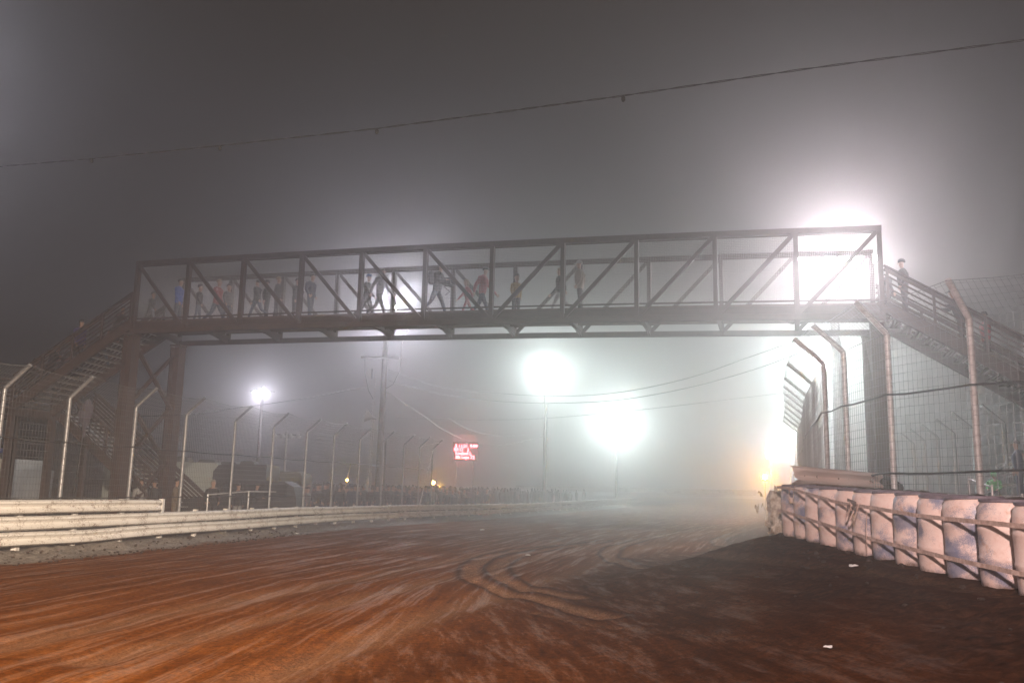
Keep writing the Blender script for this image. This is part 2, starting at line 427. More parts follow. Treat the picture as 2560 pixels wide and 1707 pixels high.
# ------------------------------------------------------------------ guardrails, left
WPROF_F = [(0, 0), (.015, .0), (.075, .035), (.085, .075), (.02, .125), (.005, .155), (.02, .185), (.085, .235), (.075, .275), (.015, .31), (0, .31)]
WPROF = WPROF_F+[(u-.012, z) for u, z in WPROF_F[::-1]]
def rmat(name, col, dirt, dirty):
    M = bpy.data.materials.new(name); M.use_nodes = True; nt = M.node_tree; b = nt.nodes['Principled BSDF']
    tc = nt.nodes.new('ShaderNodeTexCoord')
    n1 = nt.nodes.new('ShaderNodeTexNoise'); n1.inputs['Scale'].default_value = 2.2; n1.inputs['Detail'].default_value = 8; n1.inputs['Roughness'].default_value = .8
    n2 = nt.nodes.new('ShaderNodeTexNoise'); n2.inputs['Scale'].default_value = 26; n2.inputs['Detail'].default_value = 5; n2.inputs['Roughness'].default_value = .8
    nt.links.new(tc.outputs['Object'], n1.inputs['Vector']); nt.links.new(tc.outputs['Object'], n2.inputs['Vector'])
    ad = nt.nodes.new('ShaderNodeMath'); ad.operation = 'MULTIPLY'; nt.links.new(n1.outputs['Fac'], ad.inputs[0]); nt.links.new(n2.outputs['Fac'], ad.inputs[1])
    r = nt.nodes.new('ShaderNodeValToRGB'); e = r.color_ramp.elements
    e[0].position = dirty; e[0].color = (*col, 1); e[1].position = dirty+.05; e[1].color = (*dirt, 1)
    nt.links.new(ad.outputs[0], r.inputs['Fac']); nt.links.new(r.outputs['Color'], b.inputs['Base Color'])
    b.inputs['Roughness'].default_value = .55; b.inputs['Metallic'].default_value = .0
    return M
RAILW = rmat('rail_white_paint', (.72, .69, .64), (.22, .16, .12), .275)
RAILP = rmat('rail_pinkish_paint', (.74, .60, .54), (.30, .19, .14), .36)
def railpts(d0, d1, step, off=0, z=0, zf=None):
    out = []; d = d0
    while d <= d1+1e-6:
        x = float(railx(d)); t = Vector((float(railx(d+.5))-float(railx(d-.5)), 1, 0)).normalized(); n_ = Vector((t.y, -t.x, 0))
        p = Vector((x, d, 0))+n_*off; p.z = z+(zf(d) if zf else 0)+max(0, d-70)*.0085
        out.append(p); d += step
    return out
gr = Thing('guardrail', (float(railx(19)), 19, 0), 'long white three-tier steel guardrail along the left edge of the clay track, mud-splashed and dented', 'guardrail')
wz = lambda d, s: float(vnoise(np.array(d*.23+s), 31))*.035
def rail_mid(d): return .61+wz(d, 0)
def rail_low(d): return .26+wz(d, 50)*1.6-.03*math.exp(-((d-22.4)/1.6)**2)
def dent(d, s): return .10*max(0, float(vnoise(np.array(d*.42+s), 33))+.12)
mb = MB(); pts = railpts(4, 132, .5, .02, 0, rail_mid); mb.sweep(pts, WPROF); gr.part('rail', mb, RAILW, True)
mb = MB(); pts = railpts(4, 131, .25, .0, 0, rail_low)
mb.sweep(pts, WPROF, 1, lambda i, z: -dent(i*.25, 0)*(1.2-z*2)+.03); gr.part('rail', mb, RAILW, True, 'dented lowest rail')
mb = MB(); pts = railpts(4, 25.9, .5, .03, .955, lambda d: wz(d, 90)*.7); mb.sweep(pts, WPROF); gr.part('rail', mb, RAILW, True, 'short top rail that ends beside the bridge tower')
d = 5.
k = 0
while d < 130 and k < 99:
    p = railpts(d, d, 1, -.14)[0]; mb = MB(); mb.box((p.x, p.y, .42+max(0, d-70)*.0085), (.11, .16, 1.06 if d > 26 else 1.7)); gr.part('post', mb, RAILW)
    d += 1.9 if d < 60 else 2.6; k += 1

# ------------------------------------------------------------------ fences with cranked tops
def fence(name, posts, label, cat, zb, arm, side, post_r=.06, step_v=.102, step_h=.152, zbase=.15, cables=(), pipe=GALV, flip=1, wr=.0026, extra=None):
    """posts: list of (x, y, z_bend, z_base)"""
    th = Thing(name, (posts[0][0], posts[0][1], posts[0][3]), label, cat)
    P = [Vector((p[0], p[1], 0)) for p in posts]
    nrm = []
    for i in range(len(P)):
        t = (P[min(i+1, len(P)-1)]-P[max(i-1, 0)]).normalized(); nrm.append(Vector((t.y, -t.x, 0))*side)
    for i, (p, q) in enumerate(zip(posts, P)):
        b = Vector((q.x, q.y, p[3]-.3)); u = Vector((q.x, q.y, p[2])); tip = u+nrm[i]*arm*.72+Vector((0, 0, arm*.66))
        mb = MB(); pr = post_r
        mb.tube([b, u-Vector((0, 0, .03)), u+nrm[i]*.03+Vector((0, 0, .03)), tip], [pr, pr, pr, pr*.98], 12)
        mb.lathe(tip, [(pr*1.1, -.02), (pr*1.12, .01), (pr*.6, .03)], 10, (nrm[i].cross(Vector((0, 0, 1))), (nrm[i]*.66-Vector((0, 0, .72))).normalized(), (nrm[i]*.72+Vector((0, 0, .66))).normalized()))
        for zz in np.arange(p[3]+.3, p[2]-.1, .31):
            mb.lathe((q.x, q.y, zz), [(pr*1.05, -.006), (pr*1.12, 0), (pr*1.05, .006)], 8)
        th.part('post', mb, pipe, True)
    # woven wire
    mb = MB(); off = post_r+.012
    for i in range(len(P)-1):
        L = (P[i+1]-P[i]).length; n = max(1, int(round(L/step_v)))
        sag = random.uniform(-.02, .05)
        def pos(t, h, lay=0):
            """h: 0..1 height of upright, 1..2 along the arm"""
            q = P[i].lerp(P[i+1], t); nn = nrm[i].lerp(nrm[i+1], t); zb_ = posts[i][2]*(1-t)+posts[i+1][2]*t; z0 = posts[i][3]*(1-t)+posts[i+1][3]*t
            bow = math.sin(math.pi*t)*sag
            if h <= 1: return q+nn*(off+bow)+Vector((0, 0, z0+zbase+(zb_-z0-zbase)*h))
            k_ = h-1; return q+nn*(off+bow+arm*.72*k_)+Vector((0, 0, zb_+arm*.66*k_-math.sin(math.pi*t)*.10*k_))
        for j in range(n):
            t = j/n; jit = random.uniform(-.002, .002)
            mb.tube([pos(t, 0), pos(t+jit, .5), pos(t, 1), pos(t, 1.97)], wr, 3, False)
        z0 = posts[i][3]+zbase; Hh = posts[i][2]-z0
        hs = [k_*step_h/Hh for k_ in range(int(Hh/step_h)+1)]+[1.]+[1+k_*step_h/arm for k_ in range(1, int(arm/step_h)+1)]+[1.97]
        for h in hs:
            mb.tube([pos(t, h)+Vector((0, 0, random.uniform(-.004, .004))) for t in (0, .25, .5, .75, 1)], wr if h != 1.97 else wr*2, 3, False)
    th.part('wire_mesh', mb, WIRE)
    for c, rr in cables:
        mb = MB(); pts = []
        for i in range(len(P)):
            z0 = posts[i][3]; q = P[i]+nrm[i]*(off+.02); pts.append(Vector((q.x, q.y, z0+c*(posts[i][2]-z0))))
            if i < len(P)-1:
                q2 = P[i+1]+nrm[i+1]*(off+.02); z2 = posts[i+1][3]
                for t in (.25, .5, .75):
                    mm = q.lerp(q2, t); zz = z0+c*(posts[i][2]-z0)
                    z3 = z2+c*(posts[i+1][2]-z2)
                    pts.append(Vector((mm.x, mm.y, zz*(1-t)+z3*t-.03*math.sin(math.pi*t)+random.uniform(-.012, .012))))
        mb.tube(pts, rr, 5); th.part('cable', mb, CABLE, True)
    return th
# left: bend pixels of the posts give their line just behind the rail
LPX = [(12, 972), (175, 996), (341, 1017), (467, 1036), (589, 1052), (685, 1066), (768, 1078), (836, 1086), (900, 1098), (958, 1104), (1010, 1112), (1050, 1117), (1082, 1124)]
lp = []
for px, py in LPX:
    best = min(np.arange(15, 60, .05), key=lambda d: abs(at(px, py, d).x-(float(railx(d))-.42)))
    p = at(px, py, float(best)); lp.append([p.x, p.y, p.z, .1])
zs = np.polyfit([p[1] for p in lp], [p[2] for p in lp], 1)
for p in lp: p[2] = .6*p[2]+.4*float(np.polyval(zs, p[1]))
first = Vector(lp[0][:2])-(Vector(lp[1][:2])-Vector(lp[0][:2]))
lp = [[first.x, first.y, lp[0][2], .1]]+lp
lf = fence('catch_fence', lp, 'tall wire catch fence on cranked silver pipes behind the white guardrail', 'fence', 4, .78, 1, .046, cables=((.33, .014), (.70, .014)), pipe=GALVD, wr=.0036)
b0 = Vector((lp[-1][0], lp[-1][1], lp[-1][2]-.05)); b1 = Vector((lp[-2][0]+.1, lp[-2][1], .9))
mb = MB(); mb.tube([b0, b1], .03, 8); lf.part('brace', mb, GALV, True)
mb = MB(); mb.tube([b0+Vector((.5, 0, .45)), Vector((lp[-2][0], lp[-2][1], lp[-2][2]))], .018, 6); lf.part('brace', mb, GALV, True)
# right
RPX = [(2422, 796), (2217, 836), (2109, 881), (2059, 908), (2033, 961), (2019, 992), (2014, 1009), (2013, 1024), (2011, 1039), (2008, 1052), (2003, 1062), (1999, 1072), (1996, 1082)]
RD = [15.9, 17.6, 19.8, 21.5, 25.3, 28.4, 30.6, 32.9, 35.2, 37.6, 39.9, 42.3, 44.8]
rp = [(*at(px, py, d), .95) for (px, py), d in zip(RPX, RD)]
rp = [(p[0], p[1], p[2], .35) for p in rp]
ext = [(12.6, 9.4, 4.95, .7), (10.6, 13.4, 4.95, .7)]
fence('catch_fence', ext+rp, 'tall wire catch fence on thick cranked pipes behind the row of barrels', 'fence', 4.9, .92, -1, .060, .112, .165, cables=((.40, .021), (.735, .021)), pipe=GALV, wr=.0036)
# third, dim one by the stand
gp = []
for px, py, d in ((2600, 1050, 33), (2510, 1058, 36), (2432, 1072, 41), (2385, 1084, 46), (2345, 1094, 51), (2312, 1102, 56), (2285, 1110, 61)):
    p = at(px, py, d); gp.append((p.x, p.y, p.z, 1.0))
fence('catch_fence', gp, 'dim fence of cranked posts fading into the mist in front of the right-hand stand', 'fence', 4.6, 1.1, -1, .07, .3, .4, cables=(), pipe=GALVD, wr=.003)

# ------------------------------------------------------------------ footbridge
BO = Vector((-14.2044, 32.4964, 5.6+CZ)); yaw, sl = -.2999, -.0152
BD = Vector((math.cos(yaw)*math.cos(sl), math.sin(yaw)*math.cos(sl), math.sin(sl))); BN = Vector((-math.sin(yaw), math.cos(yaw), 0))
BL, BW, BH, BC = 2.3601, 2.70, 2.6, .09
TO = [.11, 0, -.04, -.03, -.06, -.04, -.03, 0, .01, .05, .04, -.01]
def bs(i): return BL*i+TO[i]
def bp(s, wd, h):
    i = s/BL; return BO+BD*s+BN*wd+Vector((0, 0, h+BC*4*i*(11-i)/121))
SEND = bs(11)
br = Thing('footbridge', (BO.x, BO.y, 0), 'brown steel truss footbridge with wire screens spanning the clay track', 'footbridge')
def chord(wd, h, w_, h_):
    mb = MB(); s = [bs(i) for i in range(12)]; s[0] -= .07; s[-1] += .07
    for a, b in zip(s[:-1], s[1:]): mb.beam(bp(a, wd, h), bp(b, wd, h), w_, h_)
    return mb
for wd in (0, BW):
    tc_, bc_ = (.16, .16), (.17, .17)
    br.part('top_chord', chord(wd, BH, *tc_), STEEL); br.part('bottom_chord', chord(wd, 0, *bc_), STEEL)
    for i in range(12):
        mb = MB(); mb.beam(bp(bs(i), wd, .08), bp(bs(i), wd, BH-.08), .14, .13, BD); br.part('post', mb, STEEL)
    for i in range(11):
        a, b = (bs(i)+.06, bs(i+1)-.06)
        h0, h1 = (BH-.09, .1) if i < 6 else (.1, BH-.09)
        mb = MB(); mb.beam(bp(a, wd, h0), bp(b, wd, h1), .09, .12); br.part('brace', mb, STEEL)
    iw = .10 if wd == 0 else BW-.10
    for i in range(11):
        a, b = bs(i)+.05, bs(i+1)-.05
        mb = MB(); n = int((b-a)/.052); r_ = .0024
        for j in range(n+1):
            s_ = a+(b-a)*j/n; mb.tube([bp(s_, iw, .52), bp(s_, iw, BH-.1)], r_, 3, False)
        n = int((BH-.62)/.052)
        for j in range(n+1):
            h = .52+(BH-.62)*j/n; mb.tube([bp(a, iw, h), bp(b, iw, h)], r_, 3, False)
        scr = br.part('wire_screen', mb, mat('screen_wire', (.62, .60, .56), .45, .4))
        mb = MB()
        mb.beam(bp(a, iw, .50), bp(b, iw, .50), .035, .05)
        mb.beam(bp(a, iw, BH-.1), bp(b, iw, BH-.1), .03, .035)
        mb.beam(bp(a, iw, .5), bp(a, iw, BH-.1), .03, .03, BD); mb.beam(bp(b, iw, .5), bp(b, iw, BH-.1), .03, .03, BD)
        br.sub('screen_frame', mb, STEEL, scr)
mb = MB()
for k in range(11):
    a, b = bs(k), bs(k+1)
    for j in range(8):
        wd = .18+j*(BW-.36)/7
        mb.beam(bp(a+.01, wd, .375), bp(b-.01, wd, .375), .31, .05)
br.part('deck', mb, DECK)
for wd in (.11, BW-.11):
    mb = MB()
    for k in range(11): mb.beam(bp(bs(k)+.04, wd, .26 if wd < 1 else .355), bp(bs(k+1)-.04, wd, .26 if wd < 1 else .355), .05, .26 if wd < 1 else .09)
    for k in range(11):
        for j in range(4):
            s_ = bs(k)+.3+j*.55
            mb.lathe(bp(s_, wd-.03 if wd < 1 else wd+.03, .3 if wd < 1 else .355), [(.014, 0), (.014, .012), (.006, .02)], 6, (BD, Vector((0, 0, 1)), -BN if wd < 1 else BN))
    br.part('edge_beam', mb, STEEL)
for j in range(3):
    mb = MB(); wd = .75+j*.6
    mb.beam(bp(0, wd, .315), bp(SEND, wd, .315), .07, .07); br.part('stringer', mb, DECK)
for i in range(12):
    mb = MB(); s_ = bs(i)
    mb.beam(bp(s_, .08, .23), bp(s_, BW-.08, .16), .14, .16)
    # tapered haunches towards each truss
    for wa, wb in ((BW-.09, BW-1.1),):
        for sd in (-1, 1):
            v = [bp(s_+sd*.035, wa, -.06), bp(s_+sd*.035, wb, .12), bp(s_+sd*.035, wa, .09)]
            v2 = [p+BD*.012 for p in v]; mb.quad_strip([v, v2])
    br.part('crossbeam', mb, STEEL)
for i in range(11):
    a, b = (i, i+1)
    mb = MB(); w0, w1 = (.1, BW-.1) if i % 2 else (BW-.1, .1)
    mb.beam(bp(bs(a)+.1, w0, .30), bp(bs(b)-.1, w1, .30), .07, .05); br.part('wind_brace', mb, STEEL)
# towers
def tower(s0, wds, gzs, bays, sgn, cw=.42):
    cols = []
    for wd, g in zip(wds, gzs):
        top = bp(s0, wd, -.10); bot = Vector((top.x, top.y, g)); cols.append((top, bot))
        mb = MB(); mb.hbeam(bot, top-Vector((0, 0, .05)), cw, cw, BD, .045); mb.box(top, (cw*1.1, cw*1.1, .06), (BD, BN, Vector((0, 0, 1))))
        mb.box(bot+Vector((0, 0, .05)), (cw*1.5, cw*1.5, .06), (BD, BN, Vector((0, 0, 1))))
        br.part('column', mb, STEEL)
    (t0, b0_), (t1, b1_) = cols
    for k in range(bays):
        f0, f1 = .04+k*.9/bays, .04+(k+1)*.9/bays
        for q, (ta, tb) in enumerate(((f0, f1), (f1, f0))):
            o_ = BD*(.04 if q else -.04)
            mb = MB(); mb.beam(b0_.lerp(t0, ta)+o_+BN*.2, b1_.lerp(t1, tb)+o_-BN*.2, .07, .17, BD); br.part('tower_brace', mb, STEEL)
        mb = MB(); 
tower(.10, (0.02, BW-.02), (.05, .05), 3, -1)
tower(SEND-.15, (.02, BW-.02), (.9, .9), 3, 1)

# ------------------------------------------------------------------ stairs
TREAD = mat('tread_steel', (.20, .18, .17), .5, .6, .4, 12)
def stair(name, p0, dirv, wdv, width, run, drop, label, nt_=None, rail_n=6, noskip=False, group=None, post_every=1.5, sides=(0, 1)):
    p0 = Vector(p0); dirv = Vector(dirv).normalized(); wdv = Vector(wdv).normalized(); Z = Vector((0, 0, 1))
    th = Thing(name, (p0+dirv*run-Z*drop), label, 'staircase', group)
    n = nt_ or int(round(drop/.19)); sv = dirv*run-Z*drop; s1 = sv.normalized(); upn = (Z-s1*Z.dot(s1)).normalized()
    for wd in (0, width):
        mb = MB(); a = p0+wdv*wd-upn*.05; mb.beam(a, a+sv, .07, .33, upn)
        for sg in (-1, 1): mb.beam(a+upn*.16*sg, a+sv+upn*.16*sg, .14, .02, upn)
        th.part('stringer', mb, STEEL)
    for k in range(n):
        c = p0+sv*((k+.5)/n); mb = MB(); dep = run/n
        for q in range(2):
            mb.beam(c+wdv*.05+dirv*(-.22+q*.42)*dep+Z*.03, c+wdv*(width-.05)+dirv*(-.22+q*.42)*dep+Z*.03, dep*.30, .028)
        mb.cur = 1; mb.beam(c+wdv*.05+dirv*dep*.47+Z*.02, c+wdv*(width-.05)+dirv*dep*.47+Z*.02, .045, .05)
        mb.cur = 0
        for q in range(2): mb.beam(c+wdv*(.08+q*(width-.16))-dirv*dep*.5, c+wdv*(.08+q*(width-.16))+dirv*dep*.5, .03, .04)
        th.part('tread', mb, [TREAD, NOSING])
    for wd in (0, width):
        mb = MB(); L = sv.length; m_ = max(2, int(round(L/post_every)))
        for k in range(m_+1):
            b = p0+wdv*wd+sv*(min(max(k/m_, .01), .99)); mb.beam(b, b+Z*1.15, .07, .07, dirv)
        for k in range(rail_n):
            h = .22+k*(.86/(rail_n-1)); o_ = wdv*(.06 if wd == 0 else -.06)
            mb.beam(p0+wdv*wd+Z*h+o_, p0+wdv*wd+sv+Z*h+o_, .03, (.085 if wd else .045) if k < rail_n-1 else .09, upn)
        mb.beam(p0+wdv*wd+Z*1.17, p0+wdv*wd+sv+Z*1.17, .12, .045, upn)
        th.part('railing', mb, STEEL)
    return th
LD = Vector((-.99, .16, 0)).normalized(); LN = Vector((.16, .99, 0)).normalized()
lt = bp(-.1, 0.1, .35)
RUN1, DR1 = 4.6, 3.15
stair('staircase', lt, LD, LN, 2.3, RUN1, DR1, 'upper flight of brown steel stairs climbing to the left end of the footbridge')
lb = lt+LD*RUN1-Vector((0, 0, DR1))
ld = Thing('stair_landing', (lb.x, lb.y, 0), 'brown steel landing on posts between the two left flights of stairs', 'landing')
mb = MB(); cc = lb+LD*.95+LN*2.6
mb.box(cc-Vector((0, 0, .02)), (1.9, 5.2, .06), (LD, LN, Vector((0, 0, 1)))); ld.part('deck', mb, DECK)
mb = MB()
for q in (-.9, .9): mb.beam(cc+LD*q-LN*2.55-Vector((0, 0, .16)), cc+LD*q+LN*2.55-Vector((0, 0, .16)), .12, .24)
ld.part('frame', mb, STEEL)
for a_, b_ in ((-.8, -2.3), (.8, -2.3), (-.8, 2.3), (.8, 2.3), (-.8, 0), (.8, 0)):
    q = cc+LD*a_+LN*b_; mb = MB(); mb.beam((q.x, q.y, 0), (q.x, q.y, cc.z-.15), .2, .2, LD); ld.part('post', mb, STEEL)
mb = MB()
for k in range(6):
    h = .2+k*.17; a_ = cc+LD*.92; mb.beam(a_-LN*2.55+Vector((0, 0, h)), a_+LN*2.55+Vector((0, 0, h)), .03, .085)
    mb.beam(cc-LN*2.57-LD*.92+Vector((0, 0, h)), cc-LN*2.57+LD*.92+Vector((0, 0, h)), .03, .085)
for q in (-2.5, -.9, .9, 2.5): mb.beam(cc+LD*.95+LN*q, cc+LD*.95+LN*q+Vector((0, 0, 1.15)), .07, .07)
ld.part('railing', mb, STEEL)
l2 = lb+LN*2.9+LD*.05
DR2 = l2.z-.12
stair('staircase', l2, -LD, LN, 2.2, DR2*1.28, DR2, 'lower flight of brown steel stairs running down to the ground behind the left tower')
rt = bp(SEND+.1, .1, .35)
stair('staircase', rt, Vector((BD.x, BD.y, 0)), BN, 2.45, 7.6, 4.85, 'long flight of brown steel stairs going down from the right end of the footbridge')

# ------------------------------------------------------------------ barrels and straps, right
def barrel_mat():
    M = bpy.data.materials.new('barrel_plastic'); M.use_nodes = True; nt = M.node_tree; b = nt.nodes['Principled BSDF']; N = nt.nodes.new; K = nt.links.new
    tc = N('ShaderNodeTexCoord'); oi = N('ShaderNodeObjectInfo')
    vm = N('ShaderNodeVectorMath'); vm.operation = 'ADD'; K(tc.outputs['Object'], vm.inputs[0])
    sc_ = N('ShaderNodeVectorMath'); sc_.operation = 'SCALE'; sc_.inputs['Scale'].default_value = 37; K(oi.outputs['Random'], sc_.inputs[0])
    cb_ = N('ShaderNodeCombineXYZ'); mm = N('ShaderNodeMath'); mm.operation = 'MULTIPLY'; mm.inputs[1].default_value = 41.; K(oi.outputs['Random'], mm.inputs[0])
    for q in range(3): K(mm.outputs[0], cb_.inputs[q])
    K(cb_.outputs[0], vm.inputs[1])
    def noise(s, d=6, r=.7):
        n = N('ShaderNodeTexNoise'); n.inputs['Scale'].default_value = s; n.inputs['Detail'].default_value = d; n.inputs['Roughness'].default_value = r
        K(vm.outputs[0], n.inputs['Vector']); return n.outputs['Fac']
    def ramp(f, st):
        r = N('ShaderNodeValToRGB')
        while len(r.color_ramp.elements) < len(st): r.color_ramp.elements.new(.5)
        for e, (p, c) in zip(r.color_ramp.elements, st): e.position = p; e.color = (*c, 1)
        K(f, r.inputs['Fac']); return r.outputs['Color']
    def mix(f, a, c):
        x = N('ShaderNodeMix'); x.data_type = 'RGBA'; K(f, x.inputs[0])
        for k, v in ((6, a), (7, c)):
            if isinstance(v, tuple): x.inputs[k].default_value = (*v, 1)
            else: K(v, x.inputs[k])
        return x.outputs[2]
    def rf(f, a, c):
        r = N('ShaderNodeMapRange'); r.inputs['From Min'].default_value = a; r.inputs['From Max'].default_value = c; r.clamp = True; K(f, r.inputs['Value']); return r.outputs[0]
    big = noise(2.1, 4, .55); fine = noise(130, 3, .85); mid = noise(9, 6, .8)
    a1 = N('ShaderNodeMath'); a1.operation = 'MULTIPLY_ADD'; K(fine, a1.inputs[0]); a1.inputs[1].default_value = .42; K(big, a1.inputs[2])
    a2 = N('ShaderNodeMath'); a2.operation = 'MULTIPLY_ADD'; K(mid, a2.inputs[0]); a2.inputs[1].default_value = .12; K(a1.outputs[0], a2.inputs[2])
    paint = ramp(mid, [(.3, (.82, .69, .63)), (.55, (.76, .58, .52)), (.75, (.64, .42, .32))])
    blue = ramp(mid, [(.35, (.13, .15, .26)), (.65, (.30, .29, .34))])
    c1 = mix(rf(a2.outputs[0], .79, .88), paint, blue)
    rust = noise(3.3, 7, .75); c2 = mix(rf(rust, .60, .72), c1, (.48, .25, .13))
    dirt = N('ShaderNodeSeparateXYZ'); K(tc.outputs['Object'], dirt.inputs[0])
    dz = N('ShaderNodeMath'); dz.operation = 'MULTIPLY_ADD'; K(mid, dz.inputs[0]); dz.inputs[1].default_value = .35; K(dirt.outputs[2], dz.inputs[2])
    c3 = mix(rf(dz.outputs[0], .24, .16), c2, (.20, .13, .09))
    K(c3, b.inputs['Base Color']); b.inputs['Roughness'].default_value = .42
    bpn = N('ShaderNodeBump'); bpn.inputs['Strength'].default_value = .25; bpn.inputs['Distance'].default_value = .01; K(mid, bpn.inputs['Height']); K(bpn.outputs[0], b.inputs['Normal'])
    return M
BARM = barrel_mat()
LIDM = mat('barrel_rim', (.16, .13, .16), .6, 0, .4, 20)
def barrel_mesh(seed):
    r_ = random.Random(seed); n = 40
    prof = [(.20, 0), (.265, .004), (.283, .03), (.287, .10), (.29, .28), (.297, .30), (.297, .325), (.29, .345), (.291, .58), (.297, .60), (.297, .625), (.29, .645), (.288, .78), (.280, .845), (.262, .885), (.256, .893), (.266, .900), (.266, .925), (.258, .93), (.25, .915), (.05, .905)]
    dn = [(r_.uniform(0, 6.28), r_.uniform(.15, .8), r_.uniform(.003, .013), r_.uniform(.3, .6)) for _ in range(4)]
    mb = MB(); rings = []
    for r0, z in prof:
        ring = []
        for k in range(n):
            a = 2*math.pi*k/n; r1 = r0
            for da, dz, dd, dw in dn:
                ang = (a-da+math.pi) % (2*math.pi)-math.pi
                r1 -= dd*math.exp(-(ang/dw)**2-((z-dz)/.16)**2)*(1 if r0 > .2 else 0)
            ring.append((math.cos(a)*r1, math.sin(a)*r1, z))
        rings.append(ring)
    mb.quad_strip(rings)
    rim = MB(); rim.lathe((0, 0, 0), [(.262, .896), (.270, .900), (.270, .928), (.262, .934), (.250, .930), (.250, .916)], n)
    bung = MB(); bung.lathe((.15, 0, .905), [(.035, 0), (.035, .022), (.02, .026)], 12); bung.lathe((-.15, 0, .905), [(.03, 0), (.03, .02), (.02, .022)], 12)
    return mb, rim, bung
protos = []
BLAB = {0: 'rust-stained pink-white barrel standing at the far end of the strapped row', 1: 'barrel with a blue bare patch, second from the far end of the row', 2: 'mostly pink barrel, third from the far end, below the middle of the loose rail piece',
        3: 'blue-speckled barrel, fourth from the far end, just past the strap ratchet', 4: 'barrel directly under the knotted strap ratchet', 5: 'barrel next to the ratchet on the near side', 6: 'barrel seven places from the far end, behind the bulge of the straps',
        7: 'blue-shouldered barrel, eighth from the far end of the row', 8: 'barrel left of the nearest thick fence pipe, ninth in the row', 9: 'barrel in front of the nearest thick fence pipe', 10: 'barrel cut by the right edge of the photo', }
for k in range(-2, 14):
    if len(protos) < 4:
        t = empty('barrel', (0, 0, 0), None, 'barrel', 'paint-spattered barrels strapped in a row')
        a, b, c = barrel_mesh(40+k)
        a.build('shell', BARM, t, True); b.build('rim', LIDM, t, True); c.build('bung', LIDM, t, True); protos.append(t)
    else:
        t = copy_tree(protos[(k+2) % 4])
    if k < 0: x, d = [(6.15, 18.1), (5.62, 17.45)][k+2]
    else: x, d = 5.37+random.uniform(-.02, .02)+(.0 if k else .03), 16.62-.70*k
    t.location = (x, d, gz(x-.25, d)-.0); t.rotation_euler = (R(random.uniform(-2, 2)), R(random.uniform(-3, 1)), random.uniform(0, 6.28))
    z_top = 1.915-.022*k if k >= 0 else 1.85
    t.location.z = z_top-.93
    s_ = random.uniform(1.12, 1.16); s_ *= 1.05; t.scale = (s_, s_, 1)
    t['label'] = BLAB.get(k, 'white barrel tucked behind the far end of the strapped row' if k == -1 else ('rearmost barrel behind the far end of the row, by the tattered plastic' if k == -2 else 'barrel beyond the right edge of the photo'))
STRAP = mat('strap_webbing', (.66, .50, .44), .8, 0, .35, 18, (.42, .28, .22), .5, 120)
def strap(name, xyz, label, wdt=.05):
    p = [Vector(q) for q in xyz]; mb = MB(); rings = []
    # resample
    P = []
    for i in range(len(p)-1):
        for k in range(8): P.append(p[i].lerp(p[i+1], k/8))
    P.append(p[-1])
    for i, q in enumerate(P):
        t = (P[min(i+1, len(P)-1)]-P[max(i-1, 0)]).normalized(); u = (Vector((0, 0, 1))-t*t.z).normalized(); o_ = t.cross(u)
        tw = math.radians(9*math.sin(i*.8)); u2 = u*math.cos(tw)+o_*math.sin(tw); o2 = t.cross(u2)
        rings.append([q+u2*wdt/2+o2*.002, q+u2*wdt/2-o2*.002, q-u2*wdt/2-o2*.002, q-u2*wdt/2+o2*.002])
    mb.quad_strip(rings); o = mb.build(name, STRAP, smooth=False); tag(o, label, 'strap', 'straps holding the barrels'); return o
bx = lambda k: 5.36-.305
def strap_line(zfun, dstart, dend):
    out = []; k = 0
    for k in range(0, 15):
        d = 16.62-.70*k
        for q in (-.1, .1):
            if dend <= d+q <= dstart: out.append((5.002-(.010 if q < 0 else 0), d-q*1.0, zfun(d-q)))
    return out
su = strap('ratchet_strap', [(5.3, 17.05, 1.88)]+strap_line(lambda d: interp(d, [7, 8.8, 10.85, 12.4, 13.5, 16.2], [1.40, 1.44, 1.48, 1.56, 1.60, 1.86]), 16.9, 7), 'upper flat strap running along the row of barrels, knotted through a ratchet')
sl_ = strap('ratchet_strap', [(5.35, 17.0, 1.47)]+strap_line(lambda d: interp(d, [7, 8.8, 10.26, 12.4, 16.5], [.93, .98, 1.03, 1.13, 1.44]), 16.9, 7), 'lower flat strap running along the bottom half of the row of barrels')
mb = MB(); c0 = Vector((4.99, 13.0, 1.565))
mb.box(c0, (.03, .17, .07), (Vector((1, 0, 0)), Vector((0, 1, .2)).normalized(), Vector((0, -.2, 1)).normalized()))
for q in (-.045, .045): mb.beam(c0+Vector((-.03, -.15, q)), c0+Vector((-.03, .17, q+.05)), .008, .045)
mb.tube([c0+Vector((-.03, .05, -.06)), c0+Vector((-.03, .05, .06))], .018, 8)
mb.build('ratchet', mat('ratchet_metal', (.30, .20, .16), .5, .6, .4, 30), su)
for q in range(3):
    mb = MB(); rings = []; a0 = c0+Vector((-.02, .14-q*.12, -.02))
    for i in range(13):
        t = i/12; p_ = a0+Vector((-.05*math.sin(t*3.1), (.22*t-.1)*(1 if q % 2 else -1), -.14*math.sin(t*math.pi)*(1+.3*q)+.05*t))
        rings.append([p_+Vector((0, 0, .022)), p_+Vector((.004, 0, .022)), p_+Vector((.004, .004, -.022)), p_+Vector((0, .004, -.022))])
    mb.quad_strip(rings); mb.build('loose_end', STRAP, su)
mb = MB(); mb.tube([(4.99, 12.55, 1.5), (4.97, 12.56, 1.2), (4.98, 12.58, .95)], .006, 5); mb.build('hanging_cord', STRAP, su)
mb = MB(); rings = []
for i in range(19):
    t = i/18; p_ = Vector((5.12-.05*math.sin(t*9), 16.35-.35*t, 1.83-.24*math.sin(t*math.pi)+.02*math.sin(t*20)))
    rings.append([p_+Vector((0, 0, .05)), p_+Vector((.006, 0, .05)), p_+Vector((.006, 0, -.05)), p_+Vector((0, 0, -.05))])
